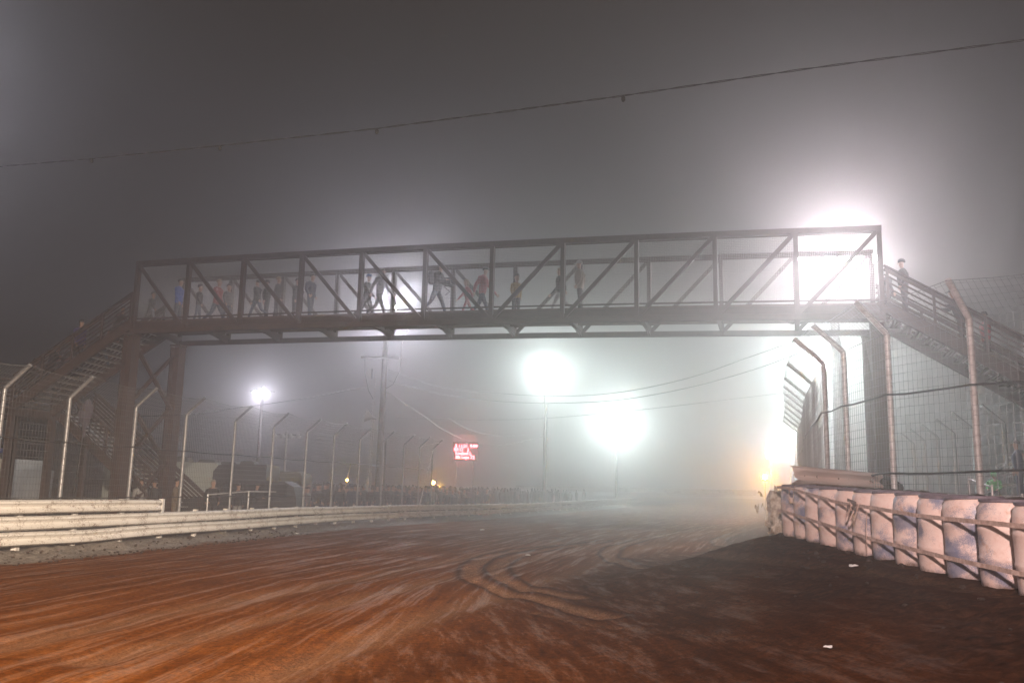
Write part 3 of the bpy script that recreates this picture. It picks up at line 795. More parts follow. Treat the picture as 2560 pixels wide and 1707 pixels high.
mb.quad_strip(rings); o = mb.build('cloth_knot', STRAP); tag(o, 'dirty rag tied round the upper strap at the far end of the barrels', 'rag')
# torn plastic at the end
mb = MB(); rr = random.Random(5)
for k in range(26):
    a = Vector((5.0+rr.uniform(-.12, .5), 17.2+rr.uniform(-.2, .5), 1.0+rr.uniform(0, .85))); rings = []
    dx = Vector((rr.uniform(-1, .1), rr.uniform(-.6, .2), rr.uniform(-.6, .5))).normalized()*rr.uniform(.05, .14); ux = Vector((rr.uniform(-1, 1), rr.uniform(-1, 1), rr.uniform(-1, 1))).normalized()*rr.uniform(.03, .09)
    for i in range(5):
        t = i/4; q = a+dx*t+Vector((0, 0, .04*math.sin(t*6+k))); ww = ux*(1-.7*t); rings.append([q+ww, q-ww, q-ww+Vector((.004, .003, .003)), q+ww+Vector((.004, .003, .003))])
    mb.quad_strip(rings)
mb.lathe((5.28, 17.5, .95), [(.22, 0), (.27, .2), (.24, .45), (.27, .7), (.2, .86)], 12)
o = mb.build('torn_plastic', mat('torn_white_plastic', (.62, .56, .47), .6, 0, .4, 12, (.3, .22, .15), .8, 40)); tag(o, 'tattered bundle of whitish plastic hanging off the far end of the barrels', 'plastic')
# loose rail piece on top
ra = Thing('rail_piece', (6.4, 17.8, 1.9), 'short pink-white steel rail piece lying along the top of the barrels before the fence', 'guardrail')
A_, B_ = Vector((5.28, 16.75, 1.925)), Vector((7.75, 18.75, 1.88)); pts = [A_.lerp(B_, i/24) for i in range(25)]
def flare(i, z): return .05*math.exp(-i/1.2)*(1 if .08 < z < .23 else -1)+.02*math.sin(i*.5)
mb = MB(); mb.sweep(pts, [(u*1.15, z*1.12) for u, z in WPROF], -1 if False else 1, flare); 
ra.part('rail', mb, RAILP, True)
mb = MB()
for i in (3, 12, 21): mb.sphere(pts[i]+Vector((.0, -.03, .17)), .018, 1, 1, 1, 8, 4)
ra.part('bolt', mb, mat('rusty_bolt', (.2, .1, .06), .7, .3))
for t in (.2, .55, .85):
    q = A_.lerp(B_, t)+Vector((.10, .14, 0)); mb = MB(); mb.beam((q.x, q.y, gz(q.x, q.y)-.2), (q.x, q.y, 2.2), .09, .12); ra.part('post', mb, mat('rail_post', (.25, .19, .16), .7, .2, .4, 10))
mb = MB(); c0 = B_+Vector((.12, .06, .15)); rings = []
for i in range(9):
    t = i/8; rings.append([c0+Vector((math.cos(a)*.17*(1-.25*t)-.12+.42*t, .12*math.sin(a*2)+.1*t, math.sin(a)*.2*(1-.35*t)-.05*t+.03*math.sin(3*a+i))) for a in [2*math.pi*j/14 for j in range(14)]])
mb.quad_strip(rings); ra.part('end_cap', mb, BLACK, True, 'crumpled black rubber at the near end of the rail piece')
mb = MB(); rr = random.Random(9)
for k in range(40):
    d = rr.uniform(8, 15); mb.sphere((5.75+rr.uniform(-.2, .3), d, 1.915-.024*(16.62-d)/.768-.03), rr.uniform(.05, .12), 1.5, 1.3, .5, 7, 4)
o = mb.build('dirt_pile', mat('dark_soil', (.03, .018, .012), .95, 0, .5, 12, None, 1, 40)); tag(o, 'dark soil heaped behind and over the barrel tops', None, None, 'stuff')
mb = MB(); rr = random.Random(2)
def scrap(name, px, py, size, label, c=(.75, .74, .72), zz=.03):
    p = atz(px, py, zz); p.z = gz(p.x, p.y); p2 = at(px, py, p.y)
    # find where the ray meets the real surface
    for it in range(30):
        q = atz(px, py, p.z); nz = gz(q.x, q.y)+.02; p = Vector((q.x, q.y, (nz+p.z)/2))
    mb = MB(); n = 9; r_ = random.Random(px); ring0 = []; ring1 = []
    for k in range(n):
        a = 2*math.pi*k/n; rr_ = size*r_.uniform(.6, 1.1); h = r_.uniform(0, size*.35)
        ring0.append(p+Vector((math.cos(a)*rr_, math.sin(a)*rr_*.7, h))); ring1.append(p+Vector((math.cos(a)*rr_*.4, math.sin(a)*rr_*.3, size*.28+r_.uniform(0, .01))))
    ring2 = [q+Vector((0, 0, .006)) for q in ring0]
    mb.quad_strip([ring0, ring1, ring2]); o = mb.build(name, mat('litter_white', c, .6)); tag(o, label, 'litter')
scrap('paper_scrap', 2133, 1416, .085, 'crumpled whitish scrap lying on the dark soil in front of the barrels')
scrap('paper_scrap', 1928, 1306, .10, 'thin white strip of plastic on the bank at the far end of the barrels')
scrap('paper_scrap', 2070, 1618, .05, 'small bright scrap on the clay at the bottom right')
scrap('paper_scrap', 1206, 1325, .12, 'small white scrap lying in the middle of the track')
scrap('paper_scrap', 1320, 1388, .09, 'pale scrap on the clay beside the curved tyre marks')
scrap('paper_scrap', 742, 1334, .10, 'white scrap at the foot of the left bank')

# ------------------------------------------------------------------ poles, lamps, wires
HEADM = mat('lamp_housing', (.10, .10, .11), .5, .6)
def mast(key, heads, label, wood=True, arm=2.4, rad=.17):
    L = LP[key]; g = gz(L.x, L.y) if abs(L.x) < 60 else 0; th = Thing('floodlight_mast', (L.x, L.y+.5, g), label, 'floodlight', 'floodlight masts around the track')
    mb = MB(); mb.tube([(L.x, L.y+.5, g-.3), (L.x, L.y+.5, L.z+.8)], [rad*1.15, rad*.85], 12); th.part('pole', mb, WOOD if wood else GALVD, True)
    mb = MB(); mb.beam((L.x-arm/2, L.y+.35, L.z+.3), (L.x+arm/2, L.y+.35, L.z+.3), .09, .12); th.part('crossarm', mb, HEADM)
    for k in range(heads):
        x = L.x-arm/2+arm*(k+.5)/heads; c = Vector((x, L.y, L.z+.1)); ax = (Vector((1, 0, 0)), Vector((0, -.35, .94)).normalized(), Vector((0, .94, .35)).normalized())
        mb = MB(); mb.lathe(c, [(.03, .30), (.11, .24), (.20, .06), (.22, 0), (.20, .02), (.02, .05)], 14, ax); hd = th.part('lamp_head', mb, HEADM, True)
        mb = MB(); mb.lathe(c, [(.19, .012), (.12, -.01), (.02, -.02)], 14, ax); th.sub('lens', mb, GLOW, hd)
mast('main', 6, 'tall floodlight mast glaring behind the right end of the footbridge', False, 3.4, .2)
mast('left', 2, 'distant small floodlight glowing above the parked trailers at the left')
mast('mid', 4, 'floodlight mast on the slim pole left of centre under the footbridge')
mast('far', 4, 'floodlight mast glowing low over the end of the track, right of the slim pole')
mast('beyond', 4, 'added floodlight mast for broader glow, hidden behind the far posts of the right fence')
mast('side', 4, 'floodlight mast beyond the left edge of the photo that brightens the upper left sky')
mast('fence', 4, 'floodlight mast burning just behind the cranked tops of the right fence')
# unlit twin-arm lamp post over the trucks
p0 = at(716, 1090, 62); th = Thing('lamp_post', (p0.x, p0.y, .1), 'slim post with two floodlight heads on a crossarm above the dark hauler', 'lamp post')
mb = MB(); mb.tube([(p0.x, p0.y, 0), (p0.x, p0.y, p0.z+.3)], .09, 10); th.part('pole', mb, GALVD, True)
mb = MB(); mb.beam((p0.x-1, p0.y, p0.z+.1), (p0.x+1, p0.y, p0.z+.1), .07, .07); th.part('crossarm', mb, HEADM)
for q in (-.8, -.25, .3, .85):
    mb = MB(); mb.lathe((p0.x+q, p0.y-.1, p0.z), [(.04, .2), (.13, .1), (.2, -.05), (.18, -.04)], 12, (Vector((1, 0, 0)), Vector((0, .8, .6)), Vector((0, -.6, .8)))); th.part('lamp_head', mb, mat('pale_reflector', (.7, .7, .7), .4, .2), True)
# the utility pole with its street lamp
UL = at(948, 1150, 51); UX, UY = UL.x, UL.y
up = Thing('utility_pole', (UX, UY, .1), 'tall wooden utility pole with crossarm, horn loudspeaker and curved lamp arm behind the left fence', 'utility pole')
mb = MB(); topz = LP['pole'].z+2.2; mb.tube([(UX, UY, 0), (UX+.04, UY, 6), (UX+.08, UY, topz)], [.20, .17, .14], 14); up.part('pole', mb, WOOD, True)
c = at(925, 893, 50.7); mb = MB(); mb.beam((UX-1.3, UY-.2, c.z), (UX+.9, UY-.2, c.z), .09, .12); arm_o = up.part('crossarm', mb, WOOD)
for q in (-1.15, -.45, .7):
    mb = MB(); mb.lathe((UX+q, UY-.2, c.z+.06), [(.02, 0), (.02, .05), (.05, .07), (.03, .10), (.05, .13), (.02, .17)], 8); up.sub('insulator', mb, mat('porcelain', (.5, .5, .48), .3), arm_o, True)
mb = MB(); mb.beam((UX+.55, UY-.1, c.z+.0), (UX+1.3, UY-.1, c.z+.0), .05, .03); up.part('bracket', mb, GALV)
LPp = LP['pole']; bx_ = UX+1.02
mb = MB(); mb.tube([(bx_, UY-.1, c.z), (bx_, UY-.1, c.z+.9), (bx_+.12, UY-.12, c.z+1.3), (bx_+.35, UY-.2, c.z+1.6), (LPp.x-.15, LPp.y+.1, LPp.z-.1+.3), (LPp.x, LPp.y, LPp.z+.35)], .028, 8); up.part('lamp_arm', mb, GALV, True)
mb = MB(); mb.lathe((LPp.x, LPp.y, LPp.z+.05), [(.05, .42), (.12, .36), (.2, .12), (.24, 0), (.22, .01)], 14); hd = up.part('lamp_head', mb, HEADM, True)
mb = MB(); mb.lathe((LPp.x, LPp.y, LPp.z-.0), [(.02, -.1), (.12, -.06), (.2, .06)], 12); up.sub('lens', mb, GLOW, hd)
h = at(921, 1045, 50.5); ax = (Vector((0, 1, 0)), Vector((.25, 0, .97)), Vector((-.97, -.1, .25)).normalized())
mb = MB(); mb.lathe((h.x+.35, h.y, h.z), [(.05, -.12), (.06, 0), (.10, .22), (.2, .40), (.38, .52), (.37, .53), (.06, .1)], 18, ax); up.part('loudspeaker', mb, mat('horn_grey', (.42, .43, .43), .5), True)
mb = MB(); mb.tube([(UX-.42, UY-.1, .1), (UX-.42, UY-.1, h.z+2.6)], .03, 8); mb.tube([(UX-.55, UY-.1, .1), (UX-.52, UY-.1, h.z+1.0)], .022, 6); up.part('conduit', mb, GALV, True)
mb = MB(); mb.beam((UX-.62, UY-.15, h.z+2.3), (UX-.62, UY-.15, h.z+2.9), .1, .1); mb.beam((UX-.6, UY-.15, 1.5), (UX-.6, UY-.15, 2.3), .22, .15); up.part('meter_box', mb, GALVD)
mb = MB(); mb.beam((UX+.35, UY+.05, .1), (UX+.3, UY+.05, 4.5), .05, .12); up.part('pole_stay', mb, WOOD)
mb = MB(); mb.tube([(UX+1.0, UY, c.z), (UX+.95, UY, c.z-.7), (UX+.6, UY, c.z-1.5), (UX+.2, UY, c.z-1.75)], .018, 5); mb.tube([(UX-1.1, UY, c.z-.1), (UX-1.05, UY, c.z-.9), (UX-.8, UY, c.z-1.9), (UX-.5, UY, c.z-2.4)], .018, 5); up.part('drop_wire', mb, CABLE, True)
PALEW = mat('pale_cable', (.30, .30, .30), .45, .3)
def wire(name, pts, r, label, m_=CABLE, kn=()):
    P = []
    pts = [Vector(p) for p in pts]
    # catmull-rom through the points
    for i in range(len(pts)-1):
        a, b, c_, d = pts[max(i-1, 0)], pts[i], pts[i+1], pts[min(i+2, len(pts)-1)]
        for k in range(10):
            t = k/10; P.append(.5*((2*b)+(-a+c_)*t+(2*a-5*b+4*c_-d)*t*t+(-a+3*b-3*c_+d)*t**3))
    P.append(pts[-1]); mb = MB(); mb.tube(P, r, 6)
    for q in kn:
        c = P[min(int(q*len(P)), len(P)-1)]; mb.lathe(c-Vector((0, 0, .07)), [(.02, 0), (.035, .02), (.03, .07), (.01, .09)], 7)
    o = mb.build(name, m_, None, True); tag(o, label, 'cable'); return o
# twisted pair passing close overhead
P = [(-120, 424), (0, 417), (230, 397), (550, 364.5), (942, 322), (1280, 277), (1558, 240), (2000, 175), (2560, 101), (2800, 66)]
dd = [17.3, 16.6, 15.4, 14, 12.6, 11.6, 10.9, 10.0, 9.2, 8.9]
base = [at(px, py, d) for (px, py), d in zip(P, dd)]
fine_ = []
for i in range(len(base)-1):
    for k in range(12): fine_.append(base[i].lerp(base[i+1], k/12))
ww = Thing('overhead_wire', base[0], 'thin twisted wire sagging across the whole upper sky', 'cable')
for ph in (0, math.pi):
    mb = MB(); pts = []
    for i, p in enumerate(fine_):
        for s_ in (0, .5):
            j = i+s_; q = p if s_ == 0 else p.lerp(fine_[min(i+1, len(fine_)-1)], .5)
            pts.append(q+Vector((0, math.cos(j*1.3+ph), math.sin(j*1.3+ph)))*.008)
    mb.tube(pts, .006, 5); ww.part('strand', mb, BWIRE, True)
for px, py, d in ((230, 400, 15.4), (550, 368, 14), (942, 326, 12.6), (1558, 244, 10.9)):
    p = at(px, py, d); mb = MB(); mb.lathe(p-Vector((0, 0, .06)), [(.012, 0), (.026, .02), (.026, .06), (.012, .08)], 8); ww.part('clamp', mb, BWIRE, True)
U = lambda px, py, d: at(px, py, d)
wire('service_cable', [U(968, 922, 50.5), U(1100, 966, 49), U(1250, 983, 47), U(1400, 990, 44), U(1550, 980, 40), U(1720, 945, 36), U(1880, 890, 32), U(2030, 838, 28)], .014, 'upper long sagging cable from the utility pole to the right bridge tower', PALEW)
wire('service_cable', [U(972, 951, 50.5), U(1100, 984, 49), U(1250, 1003, 47), U(1400, 1007, 44), U(1550, 999, 40), U(1720, 969, 36), U(1880, 925, 32), U(2030, 870, 28)], .014, 'lower long sagging cable from the utility pole to the right bridge tower', PALEW)
wire('service_cable', [U(995, 1044, 62), U(1200, 1049, 64), U(1366, 1045, 66), U(1600, 1024, 60), U(1800, 1001, 55), U(1990, 978, 50)], .016, 'faint level cable passing below the two floodlights', PALEW)
wire('service_cable', [U(952, 970, 51), U(1060, 1040, 58), U(1110, 1075, 66), U(1180, 1105, 78), U(1260, 1112, 86), U(1360, 1090, 96)], .016, 'faint cable drooping in front of the red scoreboard', PALEW)
wire('service_cable', [U(1120, 1045, 75), U(1180, 1076, 80), U(1260, 1090, 86), U(1360, 1084, 92)], .018, 'short faint cable drooping above the red scoreboard', PALEW)
wire('service_cable', [U(462, 1038, 29.3), U(588, 1020, 36), U(680, 1008, 41), U(780, 992, 45), U(880, 972, 49), U(925, 968, 50.7)], .014, 'dark cable running from the utility pole down to the left fence')
wire('service_cable', [U(180, 1050, 30), U(300, 1043, 29.6), U(462, 1036, 29.3)], .012, 'dark slack cable crossing behind the left fence beside the tower')

# ------------------------------------------------------------------ screens and beacons
sb = at(1163, 1128, 105); th = Thing('scoreboard', (sb.x, sb.y, 1), 'red glowing lap scoreboard hanging in the mist at the left of the track', 'scoreboard')
BOARD = mat('board_black', (.03, .02, .02), .6); REDL = mat('red_led', (1, .1, .12), .5, emit=(1, .12, .14), estr=30)
mb = MB(); mb.box((sb.x, sb.y+.3, sb.z), (3.0, .3, 2.2)); th.part('panel', mb, BOARD)
mb = MB(); mb.box((sb.x-.1, sb.y+.3, sb.z+1.6), (2.7, .25, .75)); th.part('header', mb, mat('white_board', (.85, .85, .85), .6))
for q in (-1, 1): mb = MB(); mb.beam((sb.x+q, sb.y+.5, 1), (sb.x+q, sb.y+.5, sb.z+1.9), .15, .15); th.part('post', mb, GALVD)
def text(s, size, loc, m_, parent, name, rotz=0, off=(0, 0, 0)):
    cu = bpy.data.curves.new(name, 'FONT'); cu.body = s; cu.size = size; cu.align_x = 'CENTER'; cu.align_y = 'CENTER'; cu.offset = size*.02; cu.extrude = .01
    o = bpy.data.objects.new(name, cu); C().objects.link(o); bpy.context.view_layer.update()
    me = bpy.data.meshes.new_from_object(o.evaluated_get(bpy.context.evaluated_depsgraph_get())); C().objects.unlink(o); bpy.data.objects.remove(o)
    me.transform(Matrix.Rotation(R(90), 4, 'X')); o = bpy.data.objects.new(name, me); C().objects.link(o); me.materials.clear(); me.materials.append(m_)
    o.parent = parent; o.location = loc; o.rotation_euler = (0, 0, rotz); return o
for s_, z_, x_ in (('2 11:21  9:99', .62, .1), ('03:12   2', .2, -.45), ('Limited L', -.24, -.2), ('Mt Laps 72', -.68, 0)):
    o = text(s_, .50, (x_, -.01-.0+.0+.14, sb.z-1+z_), REDL, th.o, 'led_text'); o.location = (x_, sb.y+.13-sb.y, sb.z-1+z_)
point('scoreboard_light', (sb.x, sb.y-.6, sb.z), 160, (1, .08, .10), .8)
ls = at(1954, 1122, 105); th = Thing('video_screen', (ls.x, ls.y, 1), 'bright white video screen glowing in the mist beside the right fence', 'screen')
sm = bpy.data.materials.new('video_picture'); sm.use_nodes = True; sm.cycles.emission_sampling = 'NONE'; nt = sm.node_tree; b = nt.nodes['Principled BSDF']
tn = nt.nodes.new('ShaderNodeTexNoise'); tn.inputs['Scale'].default_value = 1.4; tn.inputs['Detail'].default_value = 5; tcn = nt.nodes.new('ShaderNodeTexCoord'); nt.links.new(tcn.outputs['Object'], tn.inputs['Vector'])
rr_ = nt.nodes.new('ShaderNodeValToRGB'); rr_.color_ramp.elements[0].position = .35; rr_.color_ramp.elements[0].color = (.5, .55, 1, 1); rr_.color_ramp.elements[1].position = .6; rr_.color_ramp.elements[1].color = (.95, .97, 1, 1)
nt.links.new(tn.outputs['Fac'], rr_.inputs['Fac']); nt.links.new(rr_.outputs['Color'], b.inputs['Emission Color']); b.inputs['Emission Strength'].default_value = 12
mb = MB(); mb.box((ls.x, ls.y, ls.z), (3.5, .06, 2.2)); th.part('screen', mb, sm)
mb = MB(); mb.box((ls.x, ls.y+.25, ls.z), (3.7, .4, 2.4)); th.part('cabinet', mb, BOARD)
for q in (-1.2, 1.2): mb = MB(); mb.beam((ls.x+q, ls.y+.5, 1), (ls.x+q, ls.y+.5, ls.z), .2, .2); th.part('post', mb, GALVD)
point('video_screen_light', (ls.x, ls.y-.8, ls.z), 2200, (.80, .88, 1), 1.0)
AMB = mat('amber_lens', (1, .5, .1), .4, emit=(1, .45, .06), estr=500)
def beacon(px, py, d, label, power, r=.11):
    p = at(px, py, d); g = min(gz(p.x, p.y), p.z-.6); th = Thing('warning_beacon', (p.x, p.y, g), label, 'beacon')
    mb = MB(); mb.tube([(p.x, p.y, g), (p.x, p.y, p.z-r*1.5)], .04, 8); th.part('post', mb, GALVD, True)
    mb = MB(); mb.lathe((p.x, p.y, p.z-r*1.7), [(r*1.1, 0), (r*1.1, r*.7)], 12); th.part('base', mb, BOARD)
    mb = MB(); mb.sphere(p, r, 1, 1, 1, 12, 8); th.part('lens', mb, AMB, True)
    point('warning_beacon_light', p-Vector((0, r*2, 0)), power, (1, .42, .05), r)
beacon(1912, 1192, 62, 'amber warning light glowing beside the far end of the right fence', 1400, .15)
beacon(1083, 1206, 66, 'small orange light behind the last post of the left fence', 220, .12)
p1, p2 = at(854, 1262, 47), at(877, 1158, 47); lk = p1.lerp(p2, .60)
th = Thing('leaning_pole', p1, 'thin leaning yellowish pole with a tiny orange lamp behind the left fence', 'pole')
mb = MB(); mb.tube([Vector((p1.x, p1.y, 0))+(p1-p2)*.1, p1, p2], .025, 7); th.part('pole', mb, mat('yellow_pole', (.6, .5, .3), .5), True)
mb = MB(); mb.sphere(lk, .05, 1, 1, 1, 10, 6); th.part('lamp', mb, AMB); point('leaning_pole_light', lk-Vector((0, .12, 0)), 5, (1, .45, .06), .05)

# ------------------------------------------------------------------ flag by the lower stairs
f0, f1 = at(220, 998, 33.4), at(196, 1152, 33.4); th = Thing('flag', (f1.x, f1.y, 0), 'dark furled flag on a leaning pole beside the left tower', 'flag')
mb = MB(); mb.tube([Vector((f1.x-.1, f1.y, .1)), f1, f0+Vector((.02, 0, .05))], .025, 7); th.part('pole', mb, CABLE, True)
mb = MB(); rings = []; rr = random.Random(4)
for i in range(15):
    t = i/14; c_ = f0.lerp(at(209, 1092, 33.4), t); rad = (.04+.17*math.sin(min(1, t*1.25)*math.pi)**.7)*(1 if t < .6 else .75)
    rings.append([c_+Vector((math.cos(a)*rad*(1+.35*math.sin(3*a+i*.6)), math.sin(a)*rad*.6, .03*math.sin(2*a))) for a in [2*math.pi*j/12 for j in range(12)]])
mb.quad_strip(rings); th.part('cloth', mb, mat('flag_cloth', (.05, .045, .07), .9, 0, .5, 7, (.12, .10, .13)), True)

# ------------------------------------------------------------------ vehicles behind the left fence
CARB = mat('dark_car_paint', (.016, .016, .018), .65, .0); GLASS = mat('dark_glass', (.015, .018, .02), .25, 0, spec=.8); TYRE = mat('tyre_rubber', (.015, .015, .015), .85); RIM = mat('wheel_rim', (.5, .5, .5), .35, .8)
WBODY = mat('van_white', (.52, .58, .55), .45, 0, .12, 2); DARKB = mat('hauler_dark', (.022, .022, .026), .4, 0, .3, 2); OLIVE = mat('camper_olive', (.10, .10, .075), .6, 0, .3, 2)
def wheel(th, x, y, z, r, w_, nm='wheel'):
    ax = (Vector((1, 0, 0)), Vector((0, 0, 1)), Vector((0, 1, 0)))
    mb = MB(); mb.lathe((x, y-w_/2, z), [(r*.6, 0), (r*.95, 0), (r, w_*.15), (r, w_*.85), (r*.95, w_), (r*.6, w_)], 20, ax); o = th.part(nm, mb, TYRE, True)
    mb = MB(); mb.lathe((x, y-w_/2-.01, z), [(r*.1, .02), (r*.2, .0), (r*.55, .03), (r*.62, .0), (r*.62, .05)], 16, ax); th.sub('rim', mb, RIM, o)
def suv(x0, y0, z0, label):
    th = Thing('parked_suv', (x0+2.3, y0, z0), label, 'car'); L = 4.9
    prof = [(0, .45), (.02, .85), (.15, 1.0), (1.15, 1.12), (1.75, 1.72), (2.1, 1.84), (4.3, 1.82), (4.7, 1.6), (4.88, 1.1), (4.9, .5), (4.7, .35), (.2, .33)]
    mb = MB(); rings = []
    for yy, ins in ((0, .12), (.12, .0), (1.75, .0), (1.87, .12)):
        rings.append([(x0+px_+(0), y0+yy+(.16 if pz > 1.15 and yy < 1 else (-.16 if pz > 1.15 else 0)), z0+pz-(ins*.15 if pz > 1 else 0)) for px_, pz in prof])
    mb.quad_strip(rings); th.part('body', mb, CARB, True)
    for yy, s_ in ((.115, -1), (1.755, 1)):
        for a, b_ in ((1.62, 2.55), (2.65, 3.5), (3.6, 4.45)):
            mb = MB(); q = [(x0+a+(.0 if a > 1.7 else -.1), 1.2), (x0+b_, 1.2), (x0+b_, 1.68), (x0+a+(.05 if a > 1.7 else .25), 1.68)]
            mb.quad_strip([[(u, y0+yy+s_*.04-s_*(.0), z0+v) for u, v in q], [(u, y0+yy+s_*.055, z0+v) for u, v in q]]); th.part('window', mb, GLASS)
    for u in (.95, 3.9):
        for yy in (.1, 1.77): wheel(th, x0+u, y0+yy, z0+.38, .38, .24)
    mb = MB(); mb.box((x0+.02, y0+.3, z0+.8), (.08, .3, .14)); th.part('headlight', mb, mat('headlight_glass', (.6, .6, .6), .15))
    mb = MB(); mb.box((x0+1.45, y0-.08, z0+1.18), (.2, .18, .14)); th.part('mirror', mb, CARB)
a = at(451, 1200, 37.5); suv(a.x, a.y, .12, 'glossy dark estate car parked behind the first fence post right of the tower')
def boxv(name, px0, px1, pytop, d, z0, dep, m_, label, cat, round_=0, units=(), front=0, skirt=None, wins=(), band=None, nose=False):
    a = at(px0, pytop, d); b_ = at(px1, pytop, d); zt = a.z; L = b_.x-a.x; th = Thing(name, (a.x+L/2, d, z0), label, cat); zb_ = z0+.55
    prof = [(0, zb_), (L, zb_), (L, zt-round_), (L-round_*.4, zt-round_*.25), (L-round_, zt), (round_+front, zt), (round_*.3+front*.6, zt-round_*.3-front*.15), (0, zt-round_-front*.9)] if round_+front > 0 else [(0, zb_), (L, zb_), (L, zt), (0, zt)]
    mb = MB(); mb.quad_strip([[(a.x+u, d+yy, v) for u, v in prof] for yy in (0, dep)]); th.part('body', mb, m_)
    mb = MB(); mb.box((a.x+L/2, d+dep/2, z0+.45), (L*.96, dep*.8, .22)); th.part('chassis', mb, BOARD)
    for u0, u1, hh in units:
        mb = MB(); ring = [(0, 0), (u1-u0, 0), (u1-u0-.05, hh*.8), (u1-u0-.18, hh), (.18, hh), (.05, hh*.8)]
        mb.quad_strip([[(a.x+u0+u, d+yy, zt+.004+v) for u, v in ring] for yy in (.5, 1.3)]); th.part('roof_unit', mb, mat('roof_unit', (.05, .055, .06), .6))
    for u0, u1, v0, v1 in wins:
        mb = MB(); mb.box((a.x+(u0+u1)/2, d-.012, (v0+v1)/2), (u1-u0, .03, v1-v0)); th.part('window', mb, GLASS)
    for u0, u1, v0, v1, mm_ in (band or ()):
        mb = MB(); mb.box((a.x+(u0+u1)/2, d-.008, (v0+v1)/2), (u1-u0, .02, v1-v0)); th.part('panel', mb, mm_)
    for u in (L*.2, L*.78):
        for yy in (.18, dep-.18): wheel(th, a.x+u, d+yy, z0+.42, .42, .26)
    return th
boxv('motorhome', 262, 545, 1150, 46, .1, 2.4, WBODY, 'long whitish motorhome behind the tower with two units on its roof', 'motorhome', .12, ((3.2, 4.1, .28), (4.6, 5.5, .16)), wins=((.5, 1.4, 1.9, 2.3), (2.0, 3.0, 1.7, 2.3)))
boxv('race_hauler', 534, 668, 1158, 41.5, .1, 2.4, DARKB, 'tall dark hauler with a rounded roof unit behind the second and third fence posts', 'truck', .06, ((.15, .9, .10), (1.05, 1.75, .16)), front=.35)
boxv('camper', 684, 757, 1177, 45, .1, 2.3, OLIVE, 'dull olive camper with a rounded roof right of the dark hauler', 'camper', .3)
BLUE = mat('truck_blue', (.03, .05, .22), .4); ORNG = mat('truck_orange', (.42, .09, .03), .5)
tr = boxv('box_truck', -180, 36, 1142, 39, .1, 2.4, mat('truck_white', (.52, .54, .53), .45), 'white truck with blue top and orange skirt at the left edge under the landing', 'truck', 0, band=((0, 3.78, 2.90, 3.12, BLUE), (0, 3.78, .62, 1.25, ORNG)))
boxv('box_trailer', 54, 78, 1172, 40.5, .1, 2.0, mat('truck_white', (.52, .54, .53), .45), 'narrow white trailer with blue stripes and an orange foot behind the landing post', 'trailer', 0, band=((0, .43, 2.12, 2.2, mat('stripe_grey', (.1, .13, .16), .5)), (0, .43, 1.38, 1.55, BLUE), (0, .43, .62, 1.15, ORNG)))
# low pipe barrier behind the left fence
th = Thing('pipe_barrier', (at(570, 1233, 36).x, 36, .1), 'low grey pipe barrier in front of the left spectators', 'barrier'); 
q = [at(520, 1236, 33.5), at(622, 1228, 35.5), at(760, 1230, 40)]
for i, p in enumerate(q): mb = MB(); mb.tube([(p.x, p.y, 0), (p.x, p.y, p.z+.03)], .03, 8); th.part('post', mb, GALV, True)
for i in range(2): mb = MB(); mb.tube([q[i], q[i+1]], .025, 8); th.part('rail', mb, GALV, True)

